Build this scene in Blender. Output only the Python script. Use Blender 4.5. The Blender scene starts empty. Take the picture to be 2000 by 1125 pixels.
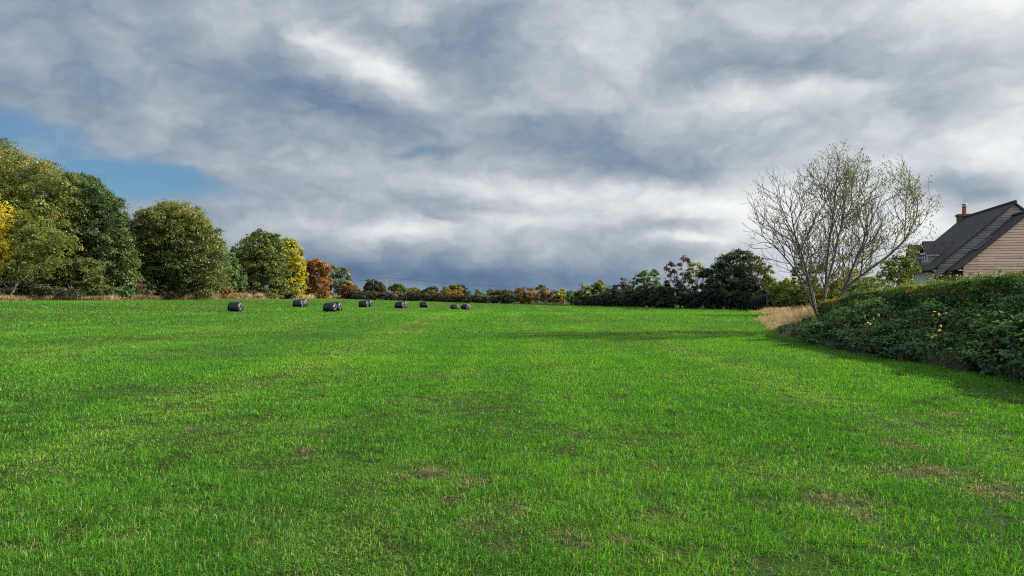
import bpy, math, random
import numpy as np
from mathutils import Vector, Matrix

PI = math.pi
sc = bpy.context.scene
COL = sc.collection

# ------------------------------------------------------------------ helpers
F, CAMZ, HY = 1428.0, 1.8, 576.0           # focal length (px of a 2000 px frame), eye height, horizon row
SUN_AZ, SUN_EL = math.radians(76), math.radians(26)
EXPO = 1.0

def S(t):
    t = np.clip(t, 0.0, 1.0)
    return t * t * (3 - 2 * t)

def T(x, y):
    """height of the ground"""
    x = np.asarray(x, float); y = np.asarray(y, float)
    ramp = S((-22 - x) / 36) * (1 - .35 * S((y - 120) / 120)) * S((y - 20) / 40)
    dip = -.45 * S((x + 25) / 15) * S((y - 60) / 40) * (1 - S((y - 140) / 80))
    plot = .45 * S((x - 20.5) / 3) * S((y - 35) / 3) * (1 - S((y - 55) / 5)) * (1 - S((x - 45) / 5))
    return ramp + dip + plot

def hit(px, py):
    """where the sight line of a pixel meets the ground"""
    y = np.arange(3.0, 900.0, .05)
    x = (px - 1000) / F * y
    z = CAMZ + (HY - py) / F * y
    below = np.nonzero(z < T(x, y))[0]
    i = below[0] if len(below) else len(y) - 1
    return float(x[i]), float(y[i]), float(T(x[i], y[i]))

def X(px, d): return (px - 1000) / F * d
def Z(py, d): return CAMZ + (HY - py) / F * d

def hash2(ix, iy, seed):
    n = (ix * 374761393 + iy * 668265263 + seed * 982451653) & 0x7fffffff
    n = ((n ^ (n >> 13)) * 1274126177) & 0x7fffffff
    n = n ^ (n >> 16)
    return (n & 0xffff) / 65535.0

def vnoise(x, y, seed=0):
    ix = np.floor(x).astype(np.int64); iy = np.floor(y).astype(np.int64)
    fx = x - ix; fy = y - iy
    fx = fx * fx * (3 - 2 * fx); fy = fy * fy * (3 - 2 * fy)
    a = hash2(ix, iy, seed); b = hash2(ix + 1, iy, seed)
    c = hash2(ix, iy + 1, seed); d = hash2(ix + 1, iy + 1, seed)
    return (a * (1 - fx) + b * fx) * (1 - fy) + (c * (1 - fx) + d * fx) * fy

def fbm(x, y, seed=0, oct=4):
    s = 0; a = .5; t = 0
    for k in range(oct):
        s = s + a * vnoise(x * 2 ** k + 17.3 * k, y * 2 ** k - 9.1 * k, seed + k); t += a; a *= .5
    return s / t

def norm(v):
    return v / np.maximum(np.linalg.norm(v, axis=-1, keepdims=True), 1e-9)

def mesh_np(name, verts, loops, counts, mats, tint=None, smooth=False, mat_idx=None):
    me = bpy.data.meshes.new(name)
    verts = np.asarray(verts, np.float32); loops = np.asarray(loops, np.int32); counts = np.asarray(counts, np.int32)
    me.vertices.add(len(verts)); me.vertices.foreach_set('co', verts.ravel())
    me.loops.add(len(loops)); me.loops.foreach_set('vertex_index', loops)
    me.polygons.add(len(counts))
    starts = np.zeros(len(counts), np.int32); starts[1:] = np.cumsum(counts)[:-1]
    me.polygons.foreach_set('loop_start', starts)
    me.polygons.foreach_set('loop_total', counts)
    if smooth: me.polygons.foreach_set('use_smooth', np.ones(len(counts), bool))
    if mat_idx is not None: me.polygons.foreach_set('material_index', np.asarray(mat_idx, np.int32))
    for m in (mats if isinstance(mats, (list, tuple)) else [mats]): me.materials.append(m)
    if tint is not None:
        a = me.attributes.new('tint', 'FLOAT', 'FACE'); a.data.foreach_set('value', np.asarray(tint, np.float32))
    me.update(calc_edges=True); me.validate()
    return me

def obj(name, me, parent=None, loc=None):
    o = bpy.data.objects.new(name, me); COL.objects.link(o)
    if parent is not None: o.parent = parent
    if loc is not None: o.location = loc
    return o

def thing(name, label, cat, loc=(0, 0, 0), group=None):
    o = bpy.data.objects.new(name, None); COL.objects.link(o)
    o.location = loc; o.empty_display_size = .3
    o['label'] = label; o['category'] = cat
    if group: o['group'] = group
    return o

def tag(o, label, cat, group=None):
    o['label'] = label; o['category'] = cat
    if group: o['group'] = group
    return o

class MB:
    """collects polygons, then links them as one mesh object"""
    def __init__(s): s.v = []; s.f = []
    def poly(s, *pts):
        b = len(s.v); s.v += [tuple(p) for p in pts]; s.f.append(tuple(range(b, b + len(pts))))
    def prism(s, base, off):
        """closed solid from a polygon and an extrusion vector"""
        off = Vector(off); a = [Vector(p) for p in base]; b = [p + off for p in a]
        n = len(a)
        s.poly(*a[::-1]); s.poly(*b)
        for i in range(n):
            j = (i + 1) % n
            s.poly(a[i], a[j], b[j], b[i])
    def frame_box(s, o, ax, ay, az, lo, hi):
        P = lambda a, b, c: o + ax * a + ay * b + az * c
        base = [P(lo[0], lo[1], lo[2]), P(hi[0], lo[1], lo[2]), P(hi[0], hi[1], lo[2]), P(lo[0], hi[1], lo[2])]
        s.prism(base, az * (hi[2] - lo[2]))
    def tube(s, pts, radii, sides=8, caps=True):
        v, l, c = tube_np([(np.array([tuple(p) for p in pts]), np.array(radii))], sides, caps)
        b = len(s.v); s.v += [tuple(p) for p in v]
        k = 0
        for n in c:
            s.f.append(tuple(int(i) + b for i in l[k:k + n])); k += n
    def build(s, name, mat, parent=None, smooth=False, bevel=0):
        off = Vector(parent.location) if parent is not None and parent.type == 'EMPTY' else Vector((0, 0, 0))
        p = parent
        while p is not None and p.type != 'EMPTY': p = p.parent
        if p is not None: off = Vector(p.location)
        me = bpy.data.meshes.new(name)
        me.from_pydata([tuple(Vector(q) - off) for q in s.v], [], s.f)
        me.materials.append(mat); me.update()
        if smooth: me.polygons.foreach_set('use_smooth', np.ones(len(me.polygons), bool))
        o = obj(name, me, parent)
        if bevel:
            import bmesh
            bm = bmesh.new(); bm.from_mesh(me)
            bmesh.ops.remove_doubles(bm, verts=bm.verts, dist=1e-4)
            bmesh.ops.bevel(bm, geom=bm.edges[:], offset=bevel, segments=2, affect='EDGES', clamp_overlap=True)
            bm.to_mesh(me); bm.free()
        return o

def tube_np(lines, sides=7, caps=False):
    V = []; L = []; C = []; base = 0
    for pts, rad in lines:
        pts = np.asarray(pts, float); n = len(pts)
        tan = np.gradient(pts, axis=0); tan = norm(tan)
        ref = np.array([0.31, 0.95, 0.05]) if abs(tan[0] @ np.array([.31, .95, .05])) < .9 else np.array([1., 0, 0])
        a = norm(np.cross(tan, ref)); b = np.cross(tan, a)
        th = np.arange(sides) * 2 * PI / sides
        ring = pts[:, None, :] + np.asarray(rad)[:, None, None] * (np.cos(th)[None, :, None] * a[:, None, :] + np.sin(th)[None, :, None] * b[:, None, :])
        V.append(ring.reshape(-1, 3))
        i = np.arange(n - 1)[:, None] * sides; k = np.arange(sides)[None, :]; k2 = (k + 1) % sides
        q = np.stack([i + k, i + k2, i + sides + k2, i + sides + k], -1).reshape(-1, 4) + base
        L.append(q.ravel()); C.append(np.full(len(q), 4))
        if caps:
            L.append(np.arange(sides)[::-1] + base); C.append([sides])
            L.append(np.arange(sides) + base + (n - 1) * sides); C.append([sides])
        base += n * sides
    return np.concatenate(V), np.concatenate(L), np.concatenate(C)

# ------------------------------------------------------------------ materials
def new_mat(name):
    m = bpy.data.materials.new(name); m.use_nodes = True
    nt = m.node_tree; nt.nodes.clear()
    out = nt.nodes.new('ShaderNodeOutputMaterial')
    return m, nt, out

def ramp(nt, stops, interp='LINEAR'):
    r = nt.nodes.new('ShaderNodeValToRGB'); r.color_ramp.interpolation = interp
    el = r.color_ramp.elements
    while len(el) < len(stops): el.new(.5)
    for e, (p, c) in zip(el, stops):
        e.position = p; e.color = (*c, 1)
    return r

def leaf_mat(name, stops, trans=.35, gloss=.025, rough=.55, gain=1.0):
    stops = [(p, tuple(min(.8, v * gain) for v in c)) for p, c in stops]
    m, nt, out = new_mat(name); N, Lk = nt.nodes, nt.links
    at = N.new('ShaderNodeAttribute'); at.attribute_name = 'tint'; at.attribute_type = 'GEOMETRY'
    r = ramp(nt, stops); Lk.new(at.outputs['Fac'], r.inputs['Fac'])
    d = N.new('ShaderNodeBsdfDiffuse'); t = N.new('ShaderNodeBsdfTranslucent')
    hs = N.new('ShaderNodeHueSaturation'); hs.inputs['Saturation'].default_value = 1.15; hs.inputs['Value'].default_value = 1.25
    Lk.new(r.outputs[0], d.inputs['Color']); Lk.new(r.outputs[0], hs.inputs['Color']); Lk.new(hs.outputs[0], t.inputs['Color'])
    mx = N.new('ShaderNodeMixShader'); mx.inputs[0].default_value = trans
    Lk.new(d.outputs[0], mx.inputs[1]); Lk.new(t.outputs[0], mx.inputs[2])
    g = N.new('ShaderNodeBsdfGlossy'); g.inputs['Roughness'].default_value = rough
    g.inputs['Color'].default_value = (.9, .95, 1, 1)
    mg = N.new('ShaderNodeMixShader'); mg.inputs[0].default_value = gloss
    Lk.new(mx.outputs[0], mg.inputs[1]); Lk.new(g.outputs[0], mg.inputs[2])
    Lk.new(mg.outputs[0], out.inputs['Surface'])
    return m

def noise_mat(name, stops, scale=6, stretch=(1, 1, 1), rough=.85, bump=.3, detail=6, spec=.3, coords='Object', dist=.02):
    m, nt, out = new_mat(name); N, Lk = nt.nodes, nt.links
    tc = N.new('ShaderNodeTexCoord'); mp = N.new('ShaderNodeMapping'); mp.inputs['Scale'].default_value = stretch
    Lk.new(tc.outputs[coords], mp.inputs[0])
    nz = N.new('ShaderNodeTexNoise'); nz.inputs['Scale'].default_value = scale; nz.inputs['Detail'].default_value = detail
    nz.inputs['Roughness'].default_value = .65
    Lk.new(mp.outputs[0], nz.inputs['Vector'])
    r = ramp(nt, stops); Lk.new(nz.outputs['Fac'], r.inputs['Fac'])
    p = N.new('ShaderNodeBsdfPrincipled'); p.inputs['Roughness'].default_value = rough; p.inputs['Specular IOR Level'].default_value = spec
    Lk.new(r.outputs[0], p.inputs['Base Color'])
    if bump:
        b = N.new('ShaderNodeBump'); b.inputs['Strength'].default_value = bump; b.inputs['Distance'].default_value = dist
        Lk.new(nz.outputs['Fac'], b.inputs['Height']); Lk.new(b.outputs[0], p.inputs['Normal'])
    Lk.new(p.outputs[0], out.inputs['Surface'])
    return m

BARK = noise_mat('bark', [(.3, (.035, .03, .022)), (.7, (.11, .095, .075))], 9, (1, 1, .25))
ASHBARK = noise_mat('ash_bark', [(.3, (.050, .045, .036)), (.7, (.155, .14, .11))], 9, (1, 1, .3), bump=.2)
PALEBARK = noise_mat('pale_bark', [(.3, (.16, .15, .12)), (.7, (.38, .36, .30))], 6, (1, 1, .3), bump=.2)

# palettes (albedo): tint 0 .. 1
PAL = {
 'oak':     leaf_mat('oak_leaves',   [(0, (.018, .030, .008)), (.45, (.046, .062, .013)), (.75, (.090, .095, .020)), (1, (.15, .105, .028))], gain=1.95),
 'darkgreen': leaf_mat('dark_green_leaves', [(0, (.014, .028, .009)), (.5, (.036, .060, .014)), (.85, (.062, .085, .020)), (1, (.10, .10, .025))], gain=1.80),
 'olive':   leaf_mat('olive_leaves', [(0, (.030, .042, .012)), (.45, (.066, .086, .017)), (.75, (.12, .12, .025)), (1, (.18, .12, .035))], gain=1.75),
 'maple':   leaf_mat('maple_leaves', [(0, (.05, .075, .012)), (.5, (.14, .17, .022)), (.8, (.26, .24, .03)), (1, (.36, .26, .03))]),
 'gold':    leaf_mat('golden_leaves', [(0, (.16, .13, .014)), (.4, (.40, .34, .03)), (.75, (.58, .49, .05)), (1, (.56, .33, .03))]),
 'lime':    leaf_mat('lime_leaves',  [(0, (.06, .075, .012)), (.4, (.18, .20, .016)), (.8, (.36, .35, .025)), (1, (.44, .36, .03))]),
 'russet':  leaf_mat('russet_leaves', [(0, (.10, .045, .014)), (.5, (.24, .105, .026)), (.85, (.34, .16, .035)), (1, (.42, .25, .04))]),
 'willow':  leaf_mat('willow_leaves', [(0, (.07, .09, .05)), (.5, (.15, .18, .10)), (1, (.25, .26, .15))]),
 'brown':   leaf_mat('brown_leaves', [(0, (.035, .028, .016)), (.5, (.076, .068, .034)), (.85, (.13, .108, .048)), (1, (.20, .13, .05))], gain=1.45),
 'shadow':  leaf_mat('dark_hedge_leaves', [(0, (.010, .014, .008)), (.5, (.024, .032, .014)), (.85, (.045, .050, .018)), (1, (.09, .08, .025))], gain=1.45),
 'amber':   leaf_mat('amber_leaves', [(0, (.06, .05, .016)), (.4, (.17, .11, .026)), (.8, (.30, .17, .03)), (1, (.40, .27, .04))]),
 'purple':  leaf_mat('plum_leaves', [(0, (.03, .022, .022)), (.6, (.085, .06, .058)), (1, (.16, .11, .09))]),
 'green':   leaf_mat('mid_green_leaves', [(0, (.025, .05, .016)), (.5, (.06, .105, .028)), (.85, (.12, .15, .035)), (1, (.20, .18, .04))], gain=1.60),
 'bramble': leaf_mat('bramble_leaves', [(0, (.016, .034, .011)), (.5, (.036, .068, .019)), (.86, (.07, .108, .026)), (.95, (.11, .14, .03)), (1, (.5, .30, .02))], trans=.22, gloss=.028, rough=.45, gain=2.0),
 'hedge':   leaf_mat('hedge_leaves', [(0, (.022, .050, .012)), (.45, (.055, .105, .018)), (.75, (.12, .155, .025)), (.9, (.23, .17, .035)), (1, (.40, .20, .03))], trans=.3, gloss=.03, gain=1.35),
 'ash':     leaf_mat('ash_leaves',   [(0, (.045, .035, .02)), (.3, (.07, .085, .02)), (.7, (.16, .17, .035)), (1, (.27, .24, .045))], trans=.4),
 'canes':   leaf_mat('dry_stalks', [(0, (.08, .06, .035)), (1, (.28, .22, .13))], trans=.1, gloss=.02),
}
GRASS = leaf_mat('grass_blades', gain=1.0, stops=[(0, (.028, .098, .011)), (.35, (.066, .208, .016)), (.62, (.122, .318, .022)), (.78, (.21, .37, .045)), (.88, (.34, .38, .12)), (.94, (.38, .33, .17)), (1, (.21, .15, .08))], trans=.42, gloss=.018, rough=.5)
STRAW = leaf_mat('dry_grass_blades', [(0, (.12, .10, .04)), (.4, (.30, .215, .11)), (.8, (.46, .345, .19)), (1, (.60, .48, .29))], trans=.35, gloss=.03)

# ------------------------------------------------------------------ foliage
def leaves_mesh(name, pos, nrm, size, tint, mat, parent=None, aspect=.62, rng=None, off=(0, 0, 0), droop=None):
    n = len(pos)
    r = rng.normal(size=(n, 3))
    if droop is not None: r = r * .5 + np.asarray(droop) * 1.4
    u = norm(r - (r * nrm).sum(1, keepdims=True) * nrm)
    w = np.cross(nrm, u)
    s = size[:, None]
    fold = nrm * s * .10
    p0 = pos - u * s * .5
    p1 = pos + w * s * aspect * .5 + fold - u * s * .05
    p2 = pos + u * s * .55 - fold * .6
    p3 = pos - w * s * aspect * .5 + fold - u * s * .05
    V = np.stack([p0, p1, p2, p3], 1).reshape(-1, 3) - np.asarray(off)
    me = mesh_np(name, V, np.arange(4 * n), np.full(n, 4), mat, tint)
    return obj(name, me, parent)

def sphere_dirs(rng, n):
    return norm(rng.normal(size=(n, 3)))

def crown_cloud(rng, lobes, n_leaves, leaf, clump_r, per=70, inner=.2, ground=None, flat=.55, upbias=.45, shell=.22, sub=0):
    """leaf positions, normals, tints for a crown made of overlapping lobes (cx,cy,cz,rx,ry,rz,hue)"""
    lobes = np.asarray(lobes, float)
    if sub:
        # every lobe is a bunch of smaller boughs, so the outline and the shading break up
        ar = (lobes[:, 3] * lobes[:, 5]); ns = int(sub * len(lobes))
        kk = np.concatenate([np.arange(len(lobes)).repeat(3), rng.choice(len(lobes), ns, p=ar / ar.sum())])
        dd = sphere_dirs(rng, len(kk)); sc_ = rng.uniform(.20, .50, len(kk))
        cc = lobes[kk, :3] + dd * lobes[kk, 3:6] * (1.10 - sc_ * .85)[:, None]
        small = np.concatenate([cc, lobes[kk, 3:6] * sc_[:, None] * np.array([1.1, 1.1, .85]), (lobes[kk, 6] + rng.normal(size=len(kk)) * .07)[:, None]], 1)
        core_l = lobes.copy(); core_l[:, 3:6] *= .72
        lobes = np.concatenate([small, core_l])
    area = (lobes[:, 3] * lobes[:, 5] + lobes[:, 3] * lobes[:, 4] + lobes[:, 4] * lobes[:, 5])
    nc = max(12, int(n_leaves / per))
    k = rng.choice(len(lobes), int(nc * 2.6), p=area / area.sum())
    dirs = sphere_dirs(rng, len(k)); dirs[:, 2] = np.where((dirs[:, 2] < -.4) & (rng.random(len(k)) < .25), -dirs[:, 2], dirs[:, 2])
    rad = 1.02 - np.abs(rng.normal(size=len(k))) * shell
    inn = rng.random(len(k)) < inner
    rad = np.where(inn, rng.uniform(.25, .8, len(k)), np.clip(rad, .5, 1.06))
    c = lobes[k, :3] + dirs * lobes[k, 3:6] * rad[:, None]
    # drop what lies deep inside another lobe
    keep = np.ones(len(k), bool)
    for j in range(len(lobes)):
        q = np.linalg.norm((c - lobes[j, :3]) / lobes[j, 3:6], axis=1)
        keep &= ~((q < .62) & (k != j) & ~inn)
    if ground is not None: keep &= c[:, 2] > ground(c[:, 0], c[:, 1]) + .02
    idx = np.nonzero(keep)[0][:nc]
    c = c[idx]; dirs = dirs[idx]; k = k[idx]; inn = inn[idx]
    nc = len(c)
    cnt = np.maximum(3, (rng.gamma(2.2, 1 / 2.2, nc) * per)).astype(int)
    ci = np.repeat(np.arange(nc), cnt); n = len(ci)
    cr = clump_r * rng.uniform(.55, 1.45, nc)
    d = rng.normal(size=(n, 3)) * .46
    pos = c[ci] + d * cr[ci, None] * np.array([1, 1, flat])
    pos[:, 2] -= (d[:, 0] ** 2 + d[:, 1] ** 2) * cr[ci] * .25
    nr = norm(dirs[ci] * .55 + norm(d) * .35 + np.array([0, 0, upbias]) + rng.normal(size=(n, 3)) * .5)
    hue = lobes[k, 6] + rng.normal(size=nc) * .13; core = inn[ci]
    tint = np.clip(hue[ci] + rng.normal(size=n) * .10, 0, 1)
    if ground is not None:
        g = ground(pos[:, 0], pos[:, 1]); ok = pos[:, 2] > g + .01
        pos, nr, tint, core = pos[ok], nr[ok], tint[ok], core[ok]; n = len(pos)
    size = leaf * rng.uniform(.6, 1.35, n) * (1 + .7 * core)
    return pos, nr, size, tint

def auto_circles(rng, cx, top, bot, hw, n=11, r0=.36, squash=1.0):
    """lobe circles (px) filling a rounded crown outline"""
    cy = (top + bot) / 2; hh = (bot - top) / 2
    m = min(hw, hh)
    out = [(cx, cy + .05 * hh, .62 * hw, .66 * hh)]
    for i in range(n):
        a = -.35 + (PI + .7) * (i + rng.uniform(-.25, .25)) / (n - 1)
        r = m * r0 * rng.uniform(.8, 1.25)
        f = rng.uniform(.93, 1.0)
        out.append((cx + math.cos(a) * (hw - r) * f, cy - math.sin(a) * (hh - r) * f * squash, r, r * rng.uniform(.75, .95)))
    for i in range(int(n * .6)):
        a = rng.uniform(0, 2 * PI); q = rng.uniform(.1, .55)
        r = m * r0 * rng.uniform(.8, 1.2)
        out.append((cx + math.cos(a) * hw * q, cy + math.sin(a) * hh * q, r, r * .85))
    return out

def limbs(rng, base, tips, r0, fork=.35, bend=.12):
    """a trunk and curved limbs up to the given tips"""
    tips = np.asarray(tips, float); base = np.asarray(base, float)
    top = tips.mean(0); H = top[2] - base[2]
    lines = []
    ft = base + (top - base) * np.array([.5, .5, fork * 1.6])
    tp = np.linspace(0, 1, 7)[:, None]
    trunk = base * (1 - tp) + ft * tp
    trunk[1:-1, :2] += rng.normal(size=(5, 2)) * r0 * .35
    rr = r0 * (1.25 - .55 * np.linspace(0, 1, 7)); rr[0] *= 1.35
    lines.append((trunk, rr))
    for t in tips:
        s = trunk[rng.integers(3, 7)]
        q = np.linspace(0, 1, 7)[:, None]
        L = np.linalg.norm(t - s)
        mid = np.array([0, 0, L * bend])
        p = s * (1 - q) + t * q + np.sin(q * PI) * mid * -.3 + np.sin(q * PI) * rng.normal(size=3) * L * .06
        p[1:-1] += rng.normal(size=(5, 3)) * L * .02
        r1 = r0 * rng.uniform(.28, .5)
        lines.append((p, r1 * (1 - .85 * np.linspace(0, 1, 7)) + .01))
    return lines

def tree(name, label, cat, d, base_px, pal, circles, seed, depth=.9, leaf_px=1.6, cover=1.7, clump=.10,
         trunk_r=None, group=None, hue=.5, hue_fn=None, base_z=None, bark=BARK, inner=.22, bare_top=0, shell=.2, per=40, sub=9):
    """circles: (px, py, rx_px, ry_px); d: metres in front of the eye"""
    rng = np.random.default_rng(seed)
    if base_px < 1475: d = max(d, float(np.interp(base_px, FAR[:, 0], FAR[:, 1])) + (5.0 if base_px > 985 else 2.5))      # never out on the field
    bx = X(base_px, d); gz = float(T(bx, d)) if base_z is None else base_z
    root = thing(name, label, cat, (bx, d, gz), group)
    k = d / F
    cs = [(c if len(c) == 4 else (c[0], c[1], c[2], c[2] * .85)) for c in circles]
    pxs = np.array([c[0] for c in cs]); rs = np.array([c[2] for c in cs])
    x0, x1 = (pxs - rs).min(), (pxs + rs).max()
    half = (x1 - x0) / 2 * k; cxm = (x0 + x1) / 2
    lobes = []
    a_px = 0
    for i, (px, py, rx, ry) in enumerate(cs):
        off = abs(px - cxm) / max(1, (x1 - x0) / 2)
        room = max(.0, half * depth * math.sqrt(max(0, 1 - min(1, off) ** 2)) - rx * k * .8)
        a_px += PI * rx * ry
        h = hue_fn(px, py) if hue_fn else hue
        ys = (-1, 1) if room > rx * k * .3 else (0,)
        for sgn in ys:
            yy = d + sgn * room * rng.uniform(.45, .95)
            f = yy / d
            lobes.append((X(px, yy), yy, Z(py, yy), rx * k * f, rx * k * f * .95, ry * k * f, h + rng.normal() * .05))
    leaf = leaf_px * k * 2000 / 1024
    n = int(a_px * k * k * 4 * 1.25 * cover / (leaf * leaf * .55))
    R = np.array(lobes)[:, 3].mean()
    cr = max(min(clump * half, leaf * 4), leaf * 1.6)
    pos, nr, size, tint = crown_cloud(rng, lobes, n, leaf, cr, per=per, inner=inner, ground=lambda x, y: T(x, y), shell=shell, sub=sub)
    crown = leaves_mesh('crown', pos, nr, size, tint, PAL[pal], root, rng=rng, off=root.location)
    L = np.array(lobes)
    H = L[:, 2].max() - gz
    r0 = trunk_r or max(.05, H * .022)
    sel = L[rng.permutation(len(L))[:min(len(L), 11)], :3]
    v, l, c = tube_np(limbs(rng, (bx, d, gz - .1), sel, r0), 7)
    me = mesh_np('trunk', v - np.array(root.location), l, c, bark, smooth=True)
    obj('trunk', me, root)
    return root

def bush(name, label, cat, d, pal, circles, seed, **kw):
    kw.setdefault('leaf_px', 1.3)
    px = sum(c[0] for c in circles) / len(circles)
    return tree(name, label, cat, d, px, pal, circles, seed, trunk_r=kw.pop('trunk_r', .06), **kw)

# ------------------------------------------------------------------ field outline
_far = [(-500, 590), (0, 588), (200, 587), (400, 585.5), (560, 584), (660, 582.8), (700, 585), (800, 587.6), (900, 591), (960, 592),
        (1020, 593.6), (1140, 596.7), (1320, 601.6), (1464, 604.7)]
FAR = np.array([(p, hit(p, q)[1]) for p, q in _far])
def far_y(px): return np.interp(px, FAR[:, 0], FAR[:, 1])
RIGHT = np.array([(0, 10.3), (14.9, 10.4), (18.9, 10.5), (22.5, 10.7), (27, 11.1), (30.6, 11.8), (40, 14.3), (52, 18), (70, 25), (FAR[-1, 1], X(1464, FAR[-1, 1]))])
def right_x(y): return np.interp(y, RIGHT[:, 0], RIGHT[:, 1])
def in_field(x, y, m=0.0):
    px = 1000 + F * x / np.maximum(y, .5)
    wob = (fbm(x * .7, y * .35, 91, 2) - .5) * .9
    return (x < right_x(y) + wob - m) & (y < far_y(px) - m)

# ------------------------------------------------------------------ ground
def build_ground():
    def axis(lim, n, s):
        t = np.linspace(-1, 1, n); return np.sinh(t * s) / math.sinh(s) * lim
    xs = axis(3000, 261, 5.2); ys = axis(3000, 261, 5.2) + 12
    gx, gy = np.meshgrid(xs, ys)
    z = T(gx, gy) + (fbm(gx * .25, gy * .25, 5, 3) - .5) * .04 * (np.abs(gy) < 150)
    n = len(xs); V = np.stack([gx, gy, z], -1).reshape(-1, 3)
    i = np.arange(n - 1); a = (i[:, None] * n + i[None, :]).ravel()
    q = np.stack([a, a + 1, a + n + 1, a + n], -1)
    m, nt, out = new_mat('field_soil'); N, Lk = nt.nodes, nt.links
    tc = N.new('ShaderNodeTexCoord')
    nz = N.new('ShaderNodeTexNoise'); nz.inputs['Scale'].default_value = 1.3; nz.inputs['Detail'].default_value = 9; nz.inputs['Roughness'].default_value = .7
    nf = N.new('ShaderNodeTexNoise'); nf.inputs['Scale'].default_value = 38; nf.inputs['Detail'].default_value = 6; nf.inputs['Roughness'].default_value = .75
    Lk.new(tc.outputs['Object'], nz.inputs['Vector']); Lk.new(tc.outputs['Object'], nf.inputs['Vector'])
    r1 = ramp(nt, [(.30, (.026, .020, .010)), (.44, (.030, .046, .010)), (.60, (.036, .085, .012))])
    r2 = ramp(nt, [(.35, (.35, .33, .30)), (.65, (1.25, 1.2, 1.1))])
    Lk.new(nz.outputs['Fac'], r1.inputs[0]); Lk.new(nf.outputs['Fac'], r2.inputs[0])
    mu = N.new('ShaderNodeMix'); mu.data_type = 'RGBA'; mu.blend_type = 'MULTIPLY'; mu.inputs[0].default_value = 1
    Lk.new(r1.outputs[0], mu.inputs[6]); Lk.new(r2.outputs[0], mu.inputs[7])
    b = N.new('ShaderNodeBump'); b.inputs['Strength'].default_value = .8; b.inputs['Distance'].default_value = .04
    Lk.new(nf.outputs['Fac'], b.inputs['Height'])
    p = N.new('ShaderNodeBsdfPrincipled'); p.inputs['Roughness'].default_value = .95; p.inputs['Specular IOR Level'].default_value = .1
    Lk.new(mu.outputs[2], p.inputs['Base Color']); Lk.new(b.outputs[0], p.inputs['Normal']); Lk.new(p.outputs[0], out.inputs['Surface'])
    me = mesh_np('field', V, q.ravel(), np.full(len(q), 4), m, smooth=True)
    o = obj('field', me); o['kind'] = 'structure'
    return o
build_ground()

def blades(name, x, y, h, w, tint, mat, rng, segs=2, lean=.45, bias=(0, 0), z=None, fan=None):
    n = len(x)
    z = T(x, y) if z is None else z
    a = rng.uniform(0, 2 * PI, n); side = np.stack([np.cos(a), np.sin(a), np.zeros(n)], -1)
    b = rng.uniform(0, 2 * PI, n) if fan is None else fan; ln = np.abs(rng.normal(size=n)) * lean
    dirn = np.stack([np.cos(b) * ln + bias[0], np.sin(b) * ln + bias[1], np.zeros(n)], -1)
    base = np.stack([x, y, z - .01], -1); hh = h[:, None]; ww = w[:, None] * .5
    up = np.array([0, 0, 1.0])
    droop = np.minimum(ln, 1.2)[:, None]
    if segs == 2:
        m1 = base + up * hh * (.58 - .14 * droop) + dirn * hh * .42
        tp = base + up * hh * (1 - .62 * droop) + dirn * hh * 1.0
        V = np.stack([base - side * ww * .7, base + side * ww * .7, m1 + side * ww, m1 - side * ww, tp], 1)
        idx = np.arange(n)[:, None] * 5
        L = np.concatenate([idx + np.array([[0, 1, 2, 3]]), idx + np.array([[3, 2, 4]])], 1).ravel()
        C = np.tile([4, 3], n); tn = np.repeat(tint, 2)
    else:
        tp = base + up * hh * (1 - .3 * droop) + dirn * hh * .7
        V = np.stack([base - side * ww, base + side * ww, tp], 1); idx = np.arange(n)[:, None] * 3
        L = (idx + np.array([[0, 1, 2]])).ravel(); C = np.full(n, 3); tn = tint
    return mesh_np(name, V.reshape(-1, 3), L, C, mat, tn)

# worn and bare spots of the foreground: pixel, pixel, radius x, radius y (m), how brown
SPOTS = []
for px, py, rx, ry, k in [(845, 932, .26, .28, 1), (785, 940, .12, .16, .8), (912, 945, .28, .25, .7), (880, 980, .12, .14, .9), (940, 1030, .16, .22, .8),
                          (985, 1075, .16, .14, .9), (1278, 915, .14, .2, .8), (1100, 1050, .2, .2, .7), (1215, 1060, .14, .14, .8), (1125, 1075, .16, .12, .8),
                          (1640, 985, .34, .3, 1), (1690, 1012, .18, .24, .8), (1560, 935, .12, .2, .6), (1855, 810, .3, .25, .8), (1760, 870, .3, .4, .8),
                          (1830, 925, .5, .3, .8), (1960, 960, .5, .4, .8), (380, 845, .18, .3, .7), (590, 885, .2, .3, .7), (505, 1065, .12, .12, .8),
                          (245, 1055, .13, .13, .8), (360, 995, .4, .2, .5), (100, 925, .3, .3, .5), (540, 1010, .3, .2, .5), (1300, 1015, .3, .3, .5),
                          (690, 722, .5, .7, .5), (1120, 850, .25, .3, .6), (1110, 880, .2, .2, .5), (1010, 1000, .15, .2, .7), (20, 1080, .3, .2, .6), (1500, 1110, .3, .15, .6)]:
    q = hit(px, py); SPOTS.append((q[0], q[1], rx, ry, k))

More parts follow.
